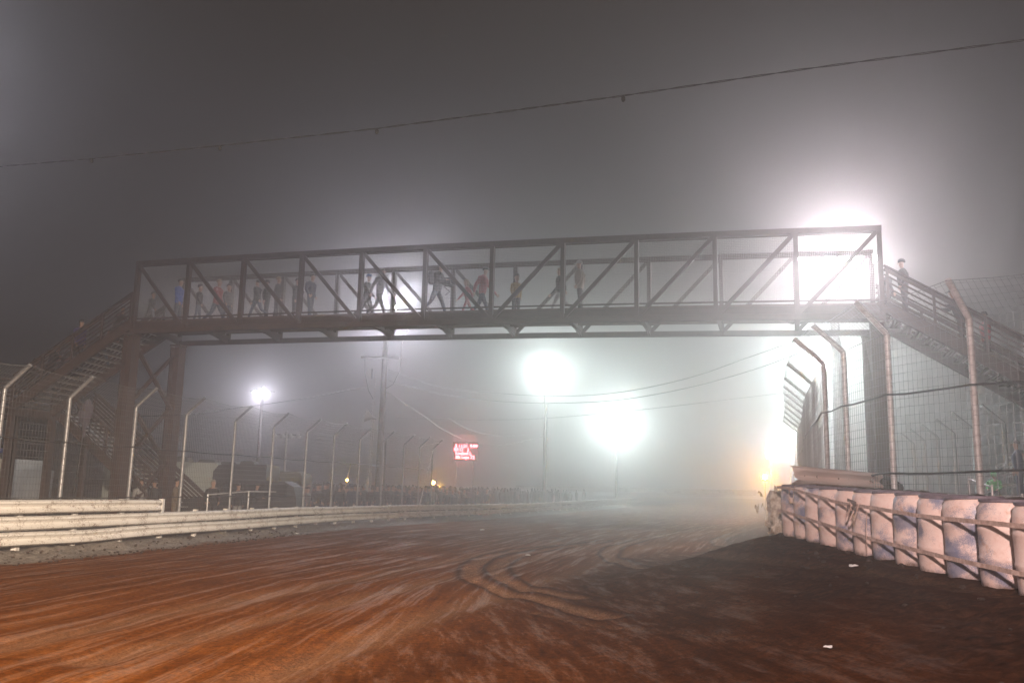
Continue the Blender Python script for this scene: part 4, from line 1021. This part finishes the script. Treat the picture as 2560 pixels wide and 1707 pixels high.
# ------------------------------------------------------------------ people
SKIN = mat('skin', (.42, .25, .18), .6); EYE = mat('eye_dark', (.02, .015, .012), .4); MOUTH = mat('lips', (.30, .12, .10), .6)
def cloth(name, c): return mat('cloth_'+name, c, .85, 0, .35, 14, None, .5, 30)
def person_mesh(name, H=1.75, stride=0., arms='down', lean=0., child=False, seat=False, puff=1., hood=False):
    """one continuous body grown over a skeleton, facing +X; returns mesh + head centre"""
    hs = 1.28 if child else 1.0; s = H; puff *= 1.13
    V = {}; E = []; Rr = {}
    def add(n, co, r, p=None):
        V[n] = Vector(co)*s; Rr[n] = (r if isinstance(r, tuple) else (r, r)); 
        if p: E.append((p, n))
    lx = lean
    add('pel', (0, 0, .53), (.075*puff, .095*puff)); add('spi', (.012+lx*.10, 0, .62), (.068*puff, .085*puff), 'pel'); add('che', (.018+lx*.22, 0, .73), (.078*puff, .100*puff), 'spi')
    add('uch', (.008+lx*.30, 0, .795), (.062*puff, .085*puff), 'che'); add('nec', (.012+lx*.36, 0, .845), (.034, .034), 'uch'); add('hd0', (.022+lx*.39, 0, .845+.035*hs), (.038*hs, .036*hs), 'nec')
    add('hd1', (.028+lx*.41, 0, .845+.075*hs), (.054*hs, .044*hs), 'hd0'); add('hd2', (.020+lx*.42, 0, .845+.115*hs), (.052*hs, .044*hs), 'hd1'); add('hd3', (.014+lx*.42, 0, .845+.140*hs), (.030*hs, .028*hs), 'hd2')
    for sd, n in ((1, 'l'), (-1, 'r')):
        st = stride*sd
        if seat:
            add('hip'+n, (.01, .055*sd, .50), .062, 'pel'); add('kne'+n, (.25, .07*sd, .50), .046, 'hip'+n); add('clf'+n, (.245, .07*sd, .38), .040, 'kne'+n); add('ank'+n, (.235, .07*sd, .265), .028, 'clf'+n); add('toe'+n, (.315, .075*sd, .245), .022, 'ank'+n)
        else:
            a1 = .52*st; bend = .10*abs(st)+(.55*max(0, -st))
            hp = Vector((0, .052*sd, .49)); k = hp+Vector((math.sin(a1), 0, -math.cos(a1)))*.235; a2 = a1-bend
            an = k+Vector((math.sin(a2), 0, -math.cos(a2)))*.225; cf = k.lerp(an, .35)
            add('hip'+n, hp, .060, 'pel'); add('thi'+n, hp.lerp(k, .5), .050, 'hip'+n); add('kne'+n, k, .037, 'thi'+n); add('clf'+n, cf, .038, 'kne'+n); add('ank'+n, an, .025, 'clf'+n)
            fa = a2*.7; add('toe'+n, an+Vector((.085*math.cos(fa), .008*sd, -.018+.085*math.sin(-fa)*-1*0-.02*max(0, -st))), .020, 'ank'+n)
        sh = Vector((.005+lx*.30, .108*sd, .800)); add('shr'+n, sh, .042*puff, 'uch')
        if arms == 'down': e = sh+Vector((-.02-.25*stride*sd*.5, .025*sd, -.165)); wv = e+Vector((.035-.25*stride*sd*.4+.02, .0, -.150))
        elif arms == 'carry': e = sh+Vector((.03, .02*sd, -.155)); wv = e+Vector((.14, -.03*sd, .01))
        elif arms == 'pocket': e = sh+Vector((-.045, .045*sd, -.155)); wv = e+Vector((.075, -.02*sd, -.12))
        elif arms == 'cup': e = sh+Vector((.02, .03*sd, -.16)); wv = e+(Vector((.10, -.02*sd, .10)) if sd > 0 else Vector((.03, 0, -.15)))
        elif arms == 'rail': e = sh+Vector((.08, .03*sd, -.13)); wv = e+Vector((.12, 0, .03))
        elif arms == 'lap': e = sh+Vector((.05, .03*sd, -.15)); wv = e+Vector((.13, -.04*sd, -.04))
        add('elb'+n, e, .031*puff, 'shr'+n); add('for'+n, e.lerp(wv, .4), .029*puff, 'elb'+n); add('wri'+n, wv, .018, 'for'+n)
        dr = (wv-e).normalized(); add('pal'+n, wv+dr*.035, (.012, .022), 'wri'+n)
    names = list(V); idx = {n: i for i, n in enumerate(names)}
    me = bpy.data.meshes.new('sk'); bm = bmesh.new(); ly = bm.verts.layers.skin.verify(); bv = [bm.verts.new(V[n]) for n in names]
    for a, b_ in E: bm.edges.new((bv[idx[a]], bv[idx[b_]]))
    for n, v in zip(names, bv):
        v[ly].radius = (Rr[n][0]*s, Rr[n][1]*s) if n not in ('x',) else 1; v[ly].use_root = (n == 'pel')
    bm.to_mesh(me); bm.free()
    o = bpy.data.objects.new('sk', me); C().objects.link(o)
    md = o.modifiers.new('s', 'SKIN'); md.use_smooth_shade = True; md.branch_smoothing = .4; sb_ = o.modifiers.new('u', 'SUBSURF'); sb_.levels = 1; sb_.render_levels = 1
    dg = bpy.context.evaluated_depsgraph_get(); dg.update(); ev = o.evaluated_get(dg); me2 = bpy.data.meshes.new_from_object(ev); bpy.data.objects.remove(o)
    # which cloth covers which face
    seg = []
    for a, b_ in E:
        if b_[:2] in ('hd', 'ne') or b_[:3] == 'pal': m_ = 0
        elif b_[:3] in ('hip', 'thi', 'kne', 'clf', 'ank'): m_ = 2
        elif b_[:3] == 'toe': m_ = 3
        else: m_ = 1
        seg.append((V[a], V[b_], m_))
    if hood: seg = [(a, b_, m_) for a, b_, m_ in seg]
    vs = [v.co.copy() for v in me2.vertices]; fs = [tuple(p.vertices) for p in me2.polygons]; mi = []
    for p in me2.polygons:
        c_ = p.center; bd = 9; bm_ = 1
        for a, b_, m_ in seg:
            ab = b_-a; t = max(0, min(1, (c_-a).dot(ab)/max(1e-9, ab.length_squared))); d_ = (c_-a-ab*t).length
            if d_ < bd: bd = d_; bm_ = m_
        if bm_ == 2 and not seat and c_.z > .47*s: bm_ = 1
        mi.append(bm_)
    mb = MB(); mb.v = [tuple(v) for v in vs]; mb.f = fs; mb.mi = mi
    for sd, n in ((1, 'l'), (-1, 'r')):
        dr = (V['pal'+n]-V['wri'+n]).normalized(); side_ = Vector((0, 1, 0)); nrm_ = dr.cross(side_).normalized(); side2 = nrm_.cross(dr).normalized(); mb.cur = 0
        p0_ = V['pal'+n]
        fwd = nrm_ if nrm_.x > 0 or abs(dr.z) < .5 else -nrm_
        for k, (off, ln) in enumerate(((-.5, .040), (-.17, .046), (.17, .043), (.5, .034))):
            across = fwd if abs(dr.z) > .6 else side2
            curl = side2*(-sd) if abs(dr.z) > .6 else -fwd
            a = p0_+across*off*.032*s-dr*.006*s; mb.tube([a, a+dr*ln*.5*s+curl*.004*s, a+dr*ln*.9*s+curl*.014*s], [.0062*s, .0056*s, .0042*s], 5)
        across = fwd if abs(dr.z) > .6 else side2
        a = V['wri'+n].lerp(p0_, .4)+across*.014*s; mb.tube([a, a+across*.016*s+dr*.016*s, a+across*.018*s+dr*.034*s], [.0075*s, .0065*s, .005*s], 5)
    hc = (V['hd1']+V['hd2'])/2; fr = .054*hs*s
    mb.cur = 0; mb.tube([hc+Vector((fr*.80, 0, .012*s)), hc+Vector((fr*1.10, 0, -.008*s)), hc+Vector((fr*.85, 0, -.014*s))], [.005*s, .009*s, .006*s], 6)
    for sd in (-1, 1):
        mb.cur = 0; mb.sphere(hc+Vector((-.006*s, sd*.045*hs*s, -.004*s)), .013*hs*s, .9, .4, 1.3, 7, 4)
        mb.cur = 4; mb.sphere(hc+Vector((fr*.86, sd*.019*hs*s, .008*s)), .0065*hs*s, .6, 1.2, .8, 6, 4)
    mb.cur = 5; mb.sphere(hc+Vector((fr*.84, 0, -.030*hs*s)), .008*hs*s, .5, 2.0, .45, 6, 4)
    m3 = bpy.data.meshes.new(name); m3.from_pydata(mb.v, [], mb.f); m3.polygons.foreach_set('material_index', mb.mi); m3.polygons.foreach_set('use_smooth', [True]*len(m3.polygons)); m3.update()
    bpy.data.meshes.remove(me2)
    for q in range(6): m3.materials.append(SKIN)
    return m3, hc, hs*s
def hair_mesh(hc, hs, kind):
    mb = MB(); r = .060*hs
    if kind in ('hair', 'long'):
        rings = []
        for i in range(7):
            a = math.pi*(.02+.52*i/6); rings.append([hc+Vector((math.sin(a)*math.cos(t)*r*(1.02 if math.cos(t) < .3 else .86)-.010*hs-(.0 if i < 5 else .012*max(0, math.cos(t))), math.sin(a)*math.sin(t)*r*.86, math.cos(a)*r*1.06+.012*hs+(max(0, math.cos(t))*.03*hs if i > 3 else 0))) for t in [2*math.pi*k/14 for k in range(14)]])
        mb.quad_strip(rings)
        if kind == 'long': mb.tube([hc+Vector((-.03*hs, 0, .02*hs)), hc+Vector((-.05*hs, 0, -.04*hs)), hc+Vector((-.045*hs, 0, -.12*hs))], [.045*hs, .04*hs, .02*hs], 8)
    elif kind in ('cap', 'beanie'):
        mb.lathe(hc+Vector((-.006*hs, 0, .006*hs)), [(r*.98, 0), (r*1.0, .02*hs), (r*.9, .045*hs), (r*.55, .064*hs), (r*.1, .068*hs)], 14, (Vector((1, 0, 0)), Vector((0, .84, 0)), Vector((0, 0, 1))))
        if kind == 'cap':
            v0 = [hc+Vector((r*.7+max(0, math.cos(t))*.055*hs, math.sin(t)*r*.72, .012*hs-.008*hs*math.cos(t))) for t in [math.pi*(k/8-.5) for k in range(9)]]
            mb.quad_strip([v0, [p+Vector((0, 0, .006*hs)) for p in v0]])
    elif kind == 'hood':
        mb.sphere(hc+Vector((-.018*hs, 0, .002*hs)), r*1.16, .95, .92, 1.08, 12, 8)
    return mb
PM = {}
def pmesh(key, **kw):
    if key not in PM: PM[key] = person_mesh('person_'+key.split('_')[0], **kw)
    return PM[key]
POSES = {
    'stand': dict(stride=.12, arms='down'), 'pocket': dict(stride=-.1, arms='pocket', puff=1.12), 'walk': dict(stride=.85, arms='down', puff=1.05), 'stride': dict(stride=-.8, arms='down', lean=.10, puff=1.1),
    'carry': dict(stride=.8, arms='carry', lean=.12, puff=1.15), 'cup': dict(stride=.1, arms='cup', puff=1.1), 'rail': dict(stride=.1, arms='rail', lean=.2, puff=1.1), 'climb': dict(stride=.9, arms='rail', lean=.3, puff=1.12),
    'kid': dict(stride=.25, arms='down', child=True, puff=1.15), 'kidwalk': dict(stride=.8, arms='down', child=True, lean=.1, puff=1.12), 'sit': dict(arms='lap', seat=True, puff=1.1, lean=.15)}
CL = dict(black=(.018, .018, .020), dark=(.035, .033, .036), jeans=(.055, .075, .13), jeansl=(.12, .15, .22), blue=(.03, .12, .55), red=(.38, .035, .03), pinkred=(.45, .07, .08), grey=(.16, .16, .17), greyl=(.38, .38, .38), tan=(.42, .35, .29), yellow=(.42, .25, .03), purple=(.05, .03, .22),
          green=(.10, .55, .14), navy=(.02, .03, .08), brown=(.09, .05, .03), camo=(.16, .12, .08), white=(.6, .6, .6))
HAIR = dict(dark=(.02, .014, .01), fair=(.30, .20, .10), grey=(.25, .24, .22), capb=(.02, .02, .022), capblue=(.03, .09, .28), capw=(.5, .5, .5), green=(.03, .06, .03))
PROTO = {}
def person(p, face, H, pose, top, bot, label, hair='hair', hc_='dark', shoe='black', group=None, z_off=0., parts=True, roll=0):
    me, hc, hs = pmesh(pose, H=1.75, **POSES[pose])
    o = bpy.data.objects.new('person', me); C().objects.link(o); o.location = p; o.rotation_euler = (0, 0, face); k = H/1.75; o.scale = (k, k, k)
    for i, m_ in enumerate((SKIN, cloth(top, CL[top]), cloth(bot, CL[bot]), cloth(shoe, CL[shoe]), EYE, MOUTH)):
        o.material_slots[i].link = 'OBJECT'; o.material_slots[i].material = m_
    tag(o, label, 'person', group)
    if parts:
        nm = {'cap': 'cap', 'beanie': 'hat', 'hood': 'hood'}.get(hair, 'hair'); key = (pose, hair)
        if key not in PROTO:
            mb = hair_mesh(hc, hs, hair); me_h = bpy.data.meshes.new(nm); me_h.from_pydata(mb.v, [], mb.f); me_h.polygons.foreach_set('use_smooth', [True]*len(me_h.polygons)); me_h.materials.append(SKIN); PROTO[key] = me_h
        h = bpy.data.objects.new(nm, PROTO[key]); C().objects.link(h); h.parent = o; h.material_slots[0].link = 'OBJECT'; h.material_slots[0].material = mat('hair_'+hc_, HAIR[hc_], .8) if hair != 'hood' else cloth(top, CL[top])
    return o
def projx(P):
    r = Vector(P)-Vector((0, 0, CZ)); return 1280+FPX*r.dot(CR)/r.dot(FW)
def on_deck(px, wd):
    s_ = min(np.arange(0, SEND, .02), key=lambda s: abs(projx(bp(float(s), wd, 1.2))-px)); return bp(float(s_), wd, .40)
def on_line(px, p0, run, drop, dirv, off, wdv):
    f = lambda t: Vector(p0)+Vector(dirv)*run*t-Vector((0, 0, drop*t))+Vector(wdv)*off
    t = min(np.arange(0, 1, .005), key=lambda t: abs(projx(f(t)+Vector((0, 0, 1.2)))-px)); return f(float(t))+Vector((0, 0, .03))
FR = yaw; FL_ = yaw+math.pi; FC = -math.pi/2
G1 = 'people walking across the footbridge'
DK = [
 (374, 1.0, FR, 1.28, 'kidwalk', 'dark', 'dark', 'child in dark clothes leaning forward at the very left end of the footbridge', 'hair', 'dark'),
 (446, 1.2, FR+.25, 1.84, 'stand', 'blue', 'jeans', 'person in a bright blue shirt and jeans on the footbridge', 'hair', 'dark'),
 (497, .8, FR+.4, 1.42, 'kid', 'dark', 'jeansl', 'child in dark jacket and pale jeans just left of the red hoodie', 'hair', 'dark'),
 (543, 1.5, FR, 1.82, 'walk', 'red', 'jeans', 'person in a red hooded top in the second panel of the footbridge', 'hair', 'fair'),
 (570, .8, FR-.3, 1.38, 'kid', 'grey', 'jeans', 'child in a dark grey jacket just right of the red hoodie', 'hair', 'dark'),
 (643, .7, FL_, 1.50, 'walk', 'black', 'jeans', 'stooping person in a black jacket facing left beside the pair in the third panel', 'hair', 'dark'),
 (667, 1.6, FL_+.5, 1.72, 'pocket', 'black', 'dark', 'left one of the pair in black jackets in the third panel of the footbridge', 'cap', 'capb'),
 (692, 1.1, FR+.6, 1.70, 'stand', 'dark', 'dark', 'right one of the dark pair in the third panel, with a reddish face', 'hair', 'fair'),
 (740, 1.3, FR, 1.66, 'cup', 'dark', 'dark', 'person holding a white cup half hidden by the third truss post', 'hair', 'dark'),
 (777, 1.0, FR, 1.72, 'pocket', 'navy', 'jeans', 'person in a long navy coat and jeans just right of the third truss post', 'hair', 'dark'),
 (918, 1.7, FR, 1.80, 'walk', 'dark', 'black', 'person in a blue cap half hidden by the post left of the glare', 'beanie', 'capblue'),
 (947, 1.1, FR, 1.82, 'stride', 'grey', 'black', 'striding person in a grey jacket right in front of the glare', 'hair', 'grey'),
 (1092, 1.0, FR, 1.90, 'carry', 'black', 'jeans', 'person in a black jacket with a backpack carrying dark gear', 'beanie', 'capb'),
 (1170, 1.0, FL_+.6, 1.22, 'kidwalk', 'pinkred', 'pinkred', 'small child in red walking beside the person in the red jacket', 'long', 'fair'),
 (1205, 1.5, FR, 1.82, 'stride', 'pinkred', 'navy', 'person in a shiny red jacket and dark cap near the middle of the footbridge', 'cap', 'capb'),
 (1290, 1.3, FC+.5, 1.42, 'kid', 'yellow', 'black', 'boy in a yellow and black jacket standing alone at mid-span', 'hair', 'dark'),
 (1400, 1.2, FL_, 1.60, 'walk', 'black', 'greyl', 'person in a black jacket and light grey trousers walking left behind a post', 'hair', 'fair'),
 (1450, 1.2, FL_, 1.84, 'pocket', 'tan', 'black', 'person in a light tan jacket and flat cap walking left, rightmost on the footbridge', 'cap', 'capw')]
for px, wd, fc, H, pose, top, bot, lab, hr, hcl in DK:
    o = person(on_deck(px, wd), fc, H, pose, top, bot, lab, hr, hcl, group=G1)
    if 'backpack' in lab:
        mb = MB(); mb.lathe((-.20, 0, 1.08), [(.10, 0), (.15, .06), (.155, .28), (.12, .40), (.04, .44)], 12, (Vector((.75, 0, 0)), Vector((0, 1, 0)), Vector((0, 0, 1)))); bpk = mb.build('backpack', cloth('black', CL['black']), None, True); tag(bpk, 'black backpack worn by the person carrying dark gear', 'backpack')
        bpk.matrix_world = Matrix.Translation(o.location) @ Matrix.Rotation(fc, 4, 'Z') @ Matrix.Scale(H/1.75, 4)
        mb = MB(); rr = random.Random(3); mb.box((.36, 0, 1.12), (.30, .36, .20)); mb.tube([(.25, -.1, 1.05), (.5, 0, .95), (.62, .1, 1.2)], .03, 6); mb.tube([(.2, .1, 1.0), (.42, .05, .82), (.30, 0, .70)], .015, 5); mb.sphere((.48, 0, 1.15), .12, 1.2, 1, .9, 8, 5)
        g_ = mb.build('gear_bundle', cloth('black', CL['black']), None, True); tag(g_, 'bundle of dark gear carried in front of the person with the backpack', 'bundle'); g_.matrix_world = bpk.matrix_world.copy()
    if 'cup' in lab:
        mb = MB(); mb.lathe((.24, .16, 1.20), [(.03, 0), (.045, .14), (.043, .14), (.02, .13)], 10); c_ = mb.build('cup', mat('cup_white', (.8, .8, .8), .5), None, True); tag(c_, 'white paper cup held up beside the third truss post', 'cup')
        c_.matrix_world = Matrix.Translation(o.location) @ Matrix.Rotation(fc, 4, 'Z')
LZ = Vector((0, 0, 0))
sl1 = (lt, RUN1, DR1, LD)
for px, off, H, pose, top, bot, lab, hr, hcl, fc in (
    (292, .9, 1.6, 'climb', 'dark', 'dark', 'dark-clothed person near the top of the left stairs behind the railing', 'hair', 'dark', 0),
    (258, 1.6, 1.5, 'climb', 'black', 'jeans', 'second person from the top of the left stairs behind the slats', 'hair', 'dark', 0),
    (200, .45, 1.80, 'stand', 'purple', 'dark', 'person in a purple-blue top standing tallest on the left stairs', 'cap', 'capb', -.3),
    (128, .6, 1.72, 'climb', 'black', 'black', 'crouching dark figure left of the purple top on the left stairs', 'hair', 'dark', 0),
    (70, .5, 1.70, 'climb', 'black', 'dark', 'lowest dark figure on the upper left stairs', 'beanie', 'capb', 0)):
    person(on_line(px, lt, RUN1, DR1, LD, off, LN), fc-.15, H, pose, top, bot, lab, hr, hcl, group='people on the left stairs')
for px, off, H, lab in ((130, .8, 1.7, 'left one of two dark figures on the lower left stairs'), (157, 1.2, 1.75, 'right one of two dark figures on the lower left stairs')):
    person(on_line(px, l2, DR2*1.28, DR2, -LD, off, LN), 0, H, 'pocket', 'black', 'dark', lab, group='people on the lower stairs')
RD2 = Vector((BD.x, BD.y, 0)).normalized()
for px, off, H, pose, top, bot, lab, hr, fc in (
    (2258, .5, 1.78, 'pocket', 'dark', 'dark', 'dark figure at the top of the right stairs against the glare', 'beanie', 2.6),
    (2400, .5, 1.74, 'rail', 'black', 'dark', 'dark figure in a cap midway down the right stairs', 'cap', 2.9),
    (2466, 1.0, 1.60, 'pocket', 'red', 'dark', 'person with red clothing lowest on the right stairs', 'hair', 2.8),
    (2215, 1.6, 1.6, 'stand', 'dark', 'dark', 'figure half hidden behind the last bridge post at the right', 'hair', 0.)):
    person(on_line(px, rt, 7.6, 4.85, RD2, off, BN), fc, H, pose, top, bot, lab, hr, 'capb' if hr != 'hair' else 'dark', group='people on the right stairs')
# crowd at the left
near = [(352, 1212, 33.8, 1.75, 'stand', 'greyl', 'dark', 'person in a pale top at the foot of the left tower', -.8), (388, 1208, 34.5, 1.75, 'pocket', 'black', 'jeans', 'person in black between the two tower columns', 2.5),
        (441, 1203, 32, 1.8, 'stand', 'camo', 'camo', 'person in a mottled brown outfit right beside the tower column', .3), (534, 1205, 35, 1.8, 'pocket', 'black', 'dark', 'balding person in black in front of the dark estate car', -1.2),
        (597, 1216, 37, 1.7, 'stand', 'black', 'greyl', 'person in black with pale trousers by the pipe barrier', 1.9), (636, 1216, 37.5, 1.72, 'carry', 'black', 'black', 'person in a cap with white sleeves right of the pipe barrier', .2),
        (728, 1217, 40, 1.72, 'pocket', 'dark', 'dark', 'pale-haired person in the dim group right of the olive camper', -1.), (762, 1226, 42, 1.6, 'stand', 'black', 'dark', 'person beside the fifth fence post', -.5)]
for px, py, d, H, pose, top, bot, lab, fc in near:
    p = at(px, py, d); person((p.x, p.y, max(.1, p.z-H)), fc, H, pose, top, bot, lab, 'hair' if 'cap' not in lab else 'cap', 'grey' if 'pale-haired' in lab or 'balding' in lab else 'dark')
rr = random.Random(21); cnt = 0
for k in range(150):
    d = rr.uniform(38, 66); xr = float(railx(d)); x = xr-1.8-abs(rr.gauss(0, 3.2))-.35*max(0, 0)
    px = projx((x, d, 1.7))
    if px < 560 or px > 1330: continue
    H = rr.uniform(1.6, 1.86); top = rr.choice(['black', 'dark', 'dark', 'navy', 'grey', 'brown', 'dark']); bot = rr.choice(['dark', 'black', 'jeans'])
    person((x, d, .12), rr.uniform(-1.9, -.2), H, rr.choice(['stand', 'pocket', 'pocket', 'cup', 'rail']), top, bot, 'dark silhouetted spectator standing in the crowd behind the left fence', rr.choice(['hair', 'cap', 'beanie', 'hood']), rr.choice(['dark', 'capb']), group='spectators in the crowd behind the left fence', parts=d < 55); cnt += 1
mb = MB(); rr = random.Random(77)
def blobman(x, y, z, H):
    f = rr.uniform(0, 3.1); ax = (Vector((math.cos(f), math.sin(f), 0))*.62, Vector((-math.sin(f), math.cos(f), 0)), Vector((0, 0, 1)))
    mb.lathe((x, y, z), [(.13*H/1.75, 0), (.15, .45*H), (.20, .55*H), (.24, .78*H), (.17, .84*H), (.06, .86*H), (.085, .9*H), (.09, .96*H), (.03, H)], 8, ax)
for k in range(640):
    d = 58+rr.random()**1.4*48; xr = float(railx(d)); x = xr-2-rr.random()*(8+.5*(d-50))
    blobman(x, d, .15+rr.uniform(0, .1)+max(0, d-70)*.006, rr.uniform(1.6, 1.9))
o = mb.build('crowd', cloth('dark', CL['dark']), None, True); tag(o, 'dense dark crowd fading into the mist beyond the left guardrail', 'crowd', None, 'stuff')
# ------------------------------------------------------------------ low wall beyond the crowd and far rail across the end
th = Thing('boundary_wall', (10, 118, .3), 'pale low wall crossing the mist beyond the end of the track', 'wall')
a, b_ = at(1290, 1213, 150), at(1890, 1225, 118); mb = MB(); mb.beam(a-Vector((0, 0, .35)), b_-Vector((0, 0, .35)), .2, .7); th.part('wall', mb, RAILW)

# ------------------------------------------------------------------ stand on the right
STX, STY = 17.2, 27.5
st_ = Thing('bleacher', (STX+4, STY+4, 1), 'dim open bleacher rising behind the right fence under the stairs', 'bleacher')
sdir = Vector((.55, -.83, 0)).normalized(); sn = Vector((.83, .55, 0)).normalized(); S0 = Vector((STX, STY+7, 1.0))
for k in range(6):
    z = .45+k*.42; off = sn*(k*.75)
    mb = MB(); mb.beam(S0+off+Vector((0, 0, z)), S0+off+sdir*9+Vector((0, 0, z)), .28, .045); st_.part('bench', mb, mat('bench_aluminium', (.5, .5, .5), .4, .6))
    mb = MB(); mb.beam(S0+off-sn*.35+Vector((0, 0, z-.3)), S0+off-sn*.35+sdir*9+Vector((0, 0, z-.3)), .3, .04); st_.part('foot_plank', mb, mat('plank_dull', (.16, .15, .14), .7))
for j in range(4):
    q = S0+sdir*(j*3); mb = MB(); mb.beam(q-sn*.3+Vector((0, 0, .1)), q+sn*4.3+Vector((0, 0, 2.6)), .08, .1)
    for k in range(0, 6, 2): mb.beam(q+sn*(k*.75)+Vector((0, 0, -.2)), q+sn*(k*.75)+Vector((0, 0, .4+k*.42)), .07, .07)
    st_.part('frame', mb, mat('bleacher_steel', (.09, .09, .10), .6, .4))
mb = MB()
for h in (.55, 1.1): mb.tube([S0+sn*4.6+Vector((0, 0, 2.9+h)), S0+sn*4.6+sdir*9+Vector((0, 0, 2.9+h))], .03, 6)
for j in range(6): mb.tube([S0+sn*4.6+sdir*(j*1.8)+Vector((0, 0, 2.6)), S0+sn*4.6+sdir*(j*1.8)+Vector((0, 0, 4.0))], .03, 6)
st_.part('guard_rail', mb, GALVD)
def seated(k, a_, top, lab, hr='hair', H=1.7, hcl='dark'):
    p = S0+sn*(k*.75)+sdir*a_; person((p.x, p.y, p.z+.45+k*.42+.02-.50*H+.06*H), math.atan2(-sn.y, -sn.x)+rr.uniform(-.3, .3), H, 'sit', top, 'dark', lab, hr, hcl, group='spectators on the right bleacher')
seated(1, 1.1, 'green', 'spectator in a bright green jacket on the right bleacher', 'hood')
for q, (k, a_, top) in enumerate(((0, 3.0, 'dark'), (1, 4.2, 'navy'), (2, 2.6, 'brown'), (2, 3.5, 'black'), (3, 1.5, 'dark'), (3, 4.6, 'grey'), (4, 2.2, 'navy'), (4, 3.6, 'dark'), (5, 3.0, 'dark'), (0, 5.2, 'dark'), (1, 6.1, 'camo'), (3, 6.2, 'black'))):
    seated(k, a_, top, 'dim seated spectator among the others on the right bleacher', rr.choice(['hair', 'cap', 'beanie']))
p = at(2545, 1140, 27); person((p.x, p.y, 1.75), 2.6, 1.8, 'stand', 'navy', 'navy', 'standing spectator in navy at the right edge of the photo above the bleacher rail')
th = Thing('handrail', at(2422, 1240, 20.5), 'bright metal handrail stepping down in front of the right bleacher', 'handrail')
q = [at(2422, 1197, 20.5), at(2480, 1218, 19.5)]
mb = MB(); mb.tube([(q[0].x, q[0].y, 1), q[0]+Vector((0, 0, .06))], .025, 8); th.part('post', mb, GALV, True)
mb = MB(); mb.tube([(q[1].x, q[1].y, 1), q[1]+Vector((0, 0, .06))], .025, 8); th.part('post', mb, GALV, True)
mb = MB(); mb.tube(q, .022, 8); th.part('rail', mb, mat('bright_rail', (.8, .8, .8), .3, .5), True)
q2 = [at(2484, 1241, 19.4), at(2556, 1241, 18.6)]
mb = MB(); mb.tube(q2, .022, 8); th.part('rail', mb, MAT['bright_rail'], True)
mb = MB(); mb.tube([(q2[1].x, q2[1].y, 1), q2[1]+Vector((0, 0, .06))], .025, 8); th.part('post', mb, GALV, True)
# masts behind the photographer that carry the rear lamps
for x, y, z, lab in ((3, -8.6, 6.5, 'floodlight mast behind the photographer on the right'), (-2, -7.6, 7.0, 'floodlight mast behind the photographer on the left')):
    th = Thing('floodlight_mast', (x, y, 0), lab, 'floodlight', 'floodlight masts around the track')
    mb = MB(); mb.tube([(x, y, -.2), (x, y, z+.8)], [.2, .15], 10); th.part('pole', mb, WOOD, True)
    mb = MB(); mb.beam((x-1, y, z+.4), (x+1, y, z+.4), .1, .1); th.part('crossarm', mb, HEADM)
# ------------------------------------------------------------------ mist
mb = MB(); mb.box((0, 310, 8.9), (1300, 700, 20.2))
hz = mb.build('haze', []); tag(hz, 'even night mist filling the air over the whole track', None, None, 'stuff')
hz.data.materials.clear()
M = bpy.data.materials.new('mist'); M.use_nodes = True; nt = M.node_tree
for n in list(nt.nodes):
    if n.type == 'BSDF_PRINCIPLED': nt.nodes.remove(n)
out = [n for n in nt.nodes if n.type == 'OUTPUT_MATERIAL'][0]
pv = nt.nodes.new('ShaderNodeVolumePrincipled'); pv.inputs['Color'].default_value = (.945, .92, .925, 1)
pv.inputs['Density'].default_value = FOG; pv.inputs['Anisotropy'].default_value = FOG_G
nt.links.new(pv.outputs['Volume'], out.inputs['Volume']); M.cycles.volume_sampling = 'EQUIANGULAR'; M.cycles.homogeneous_volume = True if hasattr(M.cycles, 'homogeneous_volume') else None
hz.data.materials.append(M)
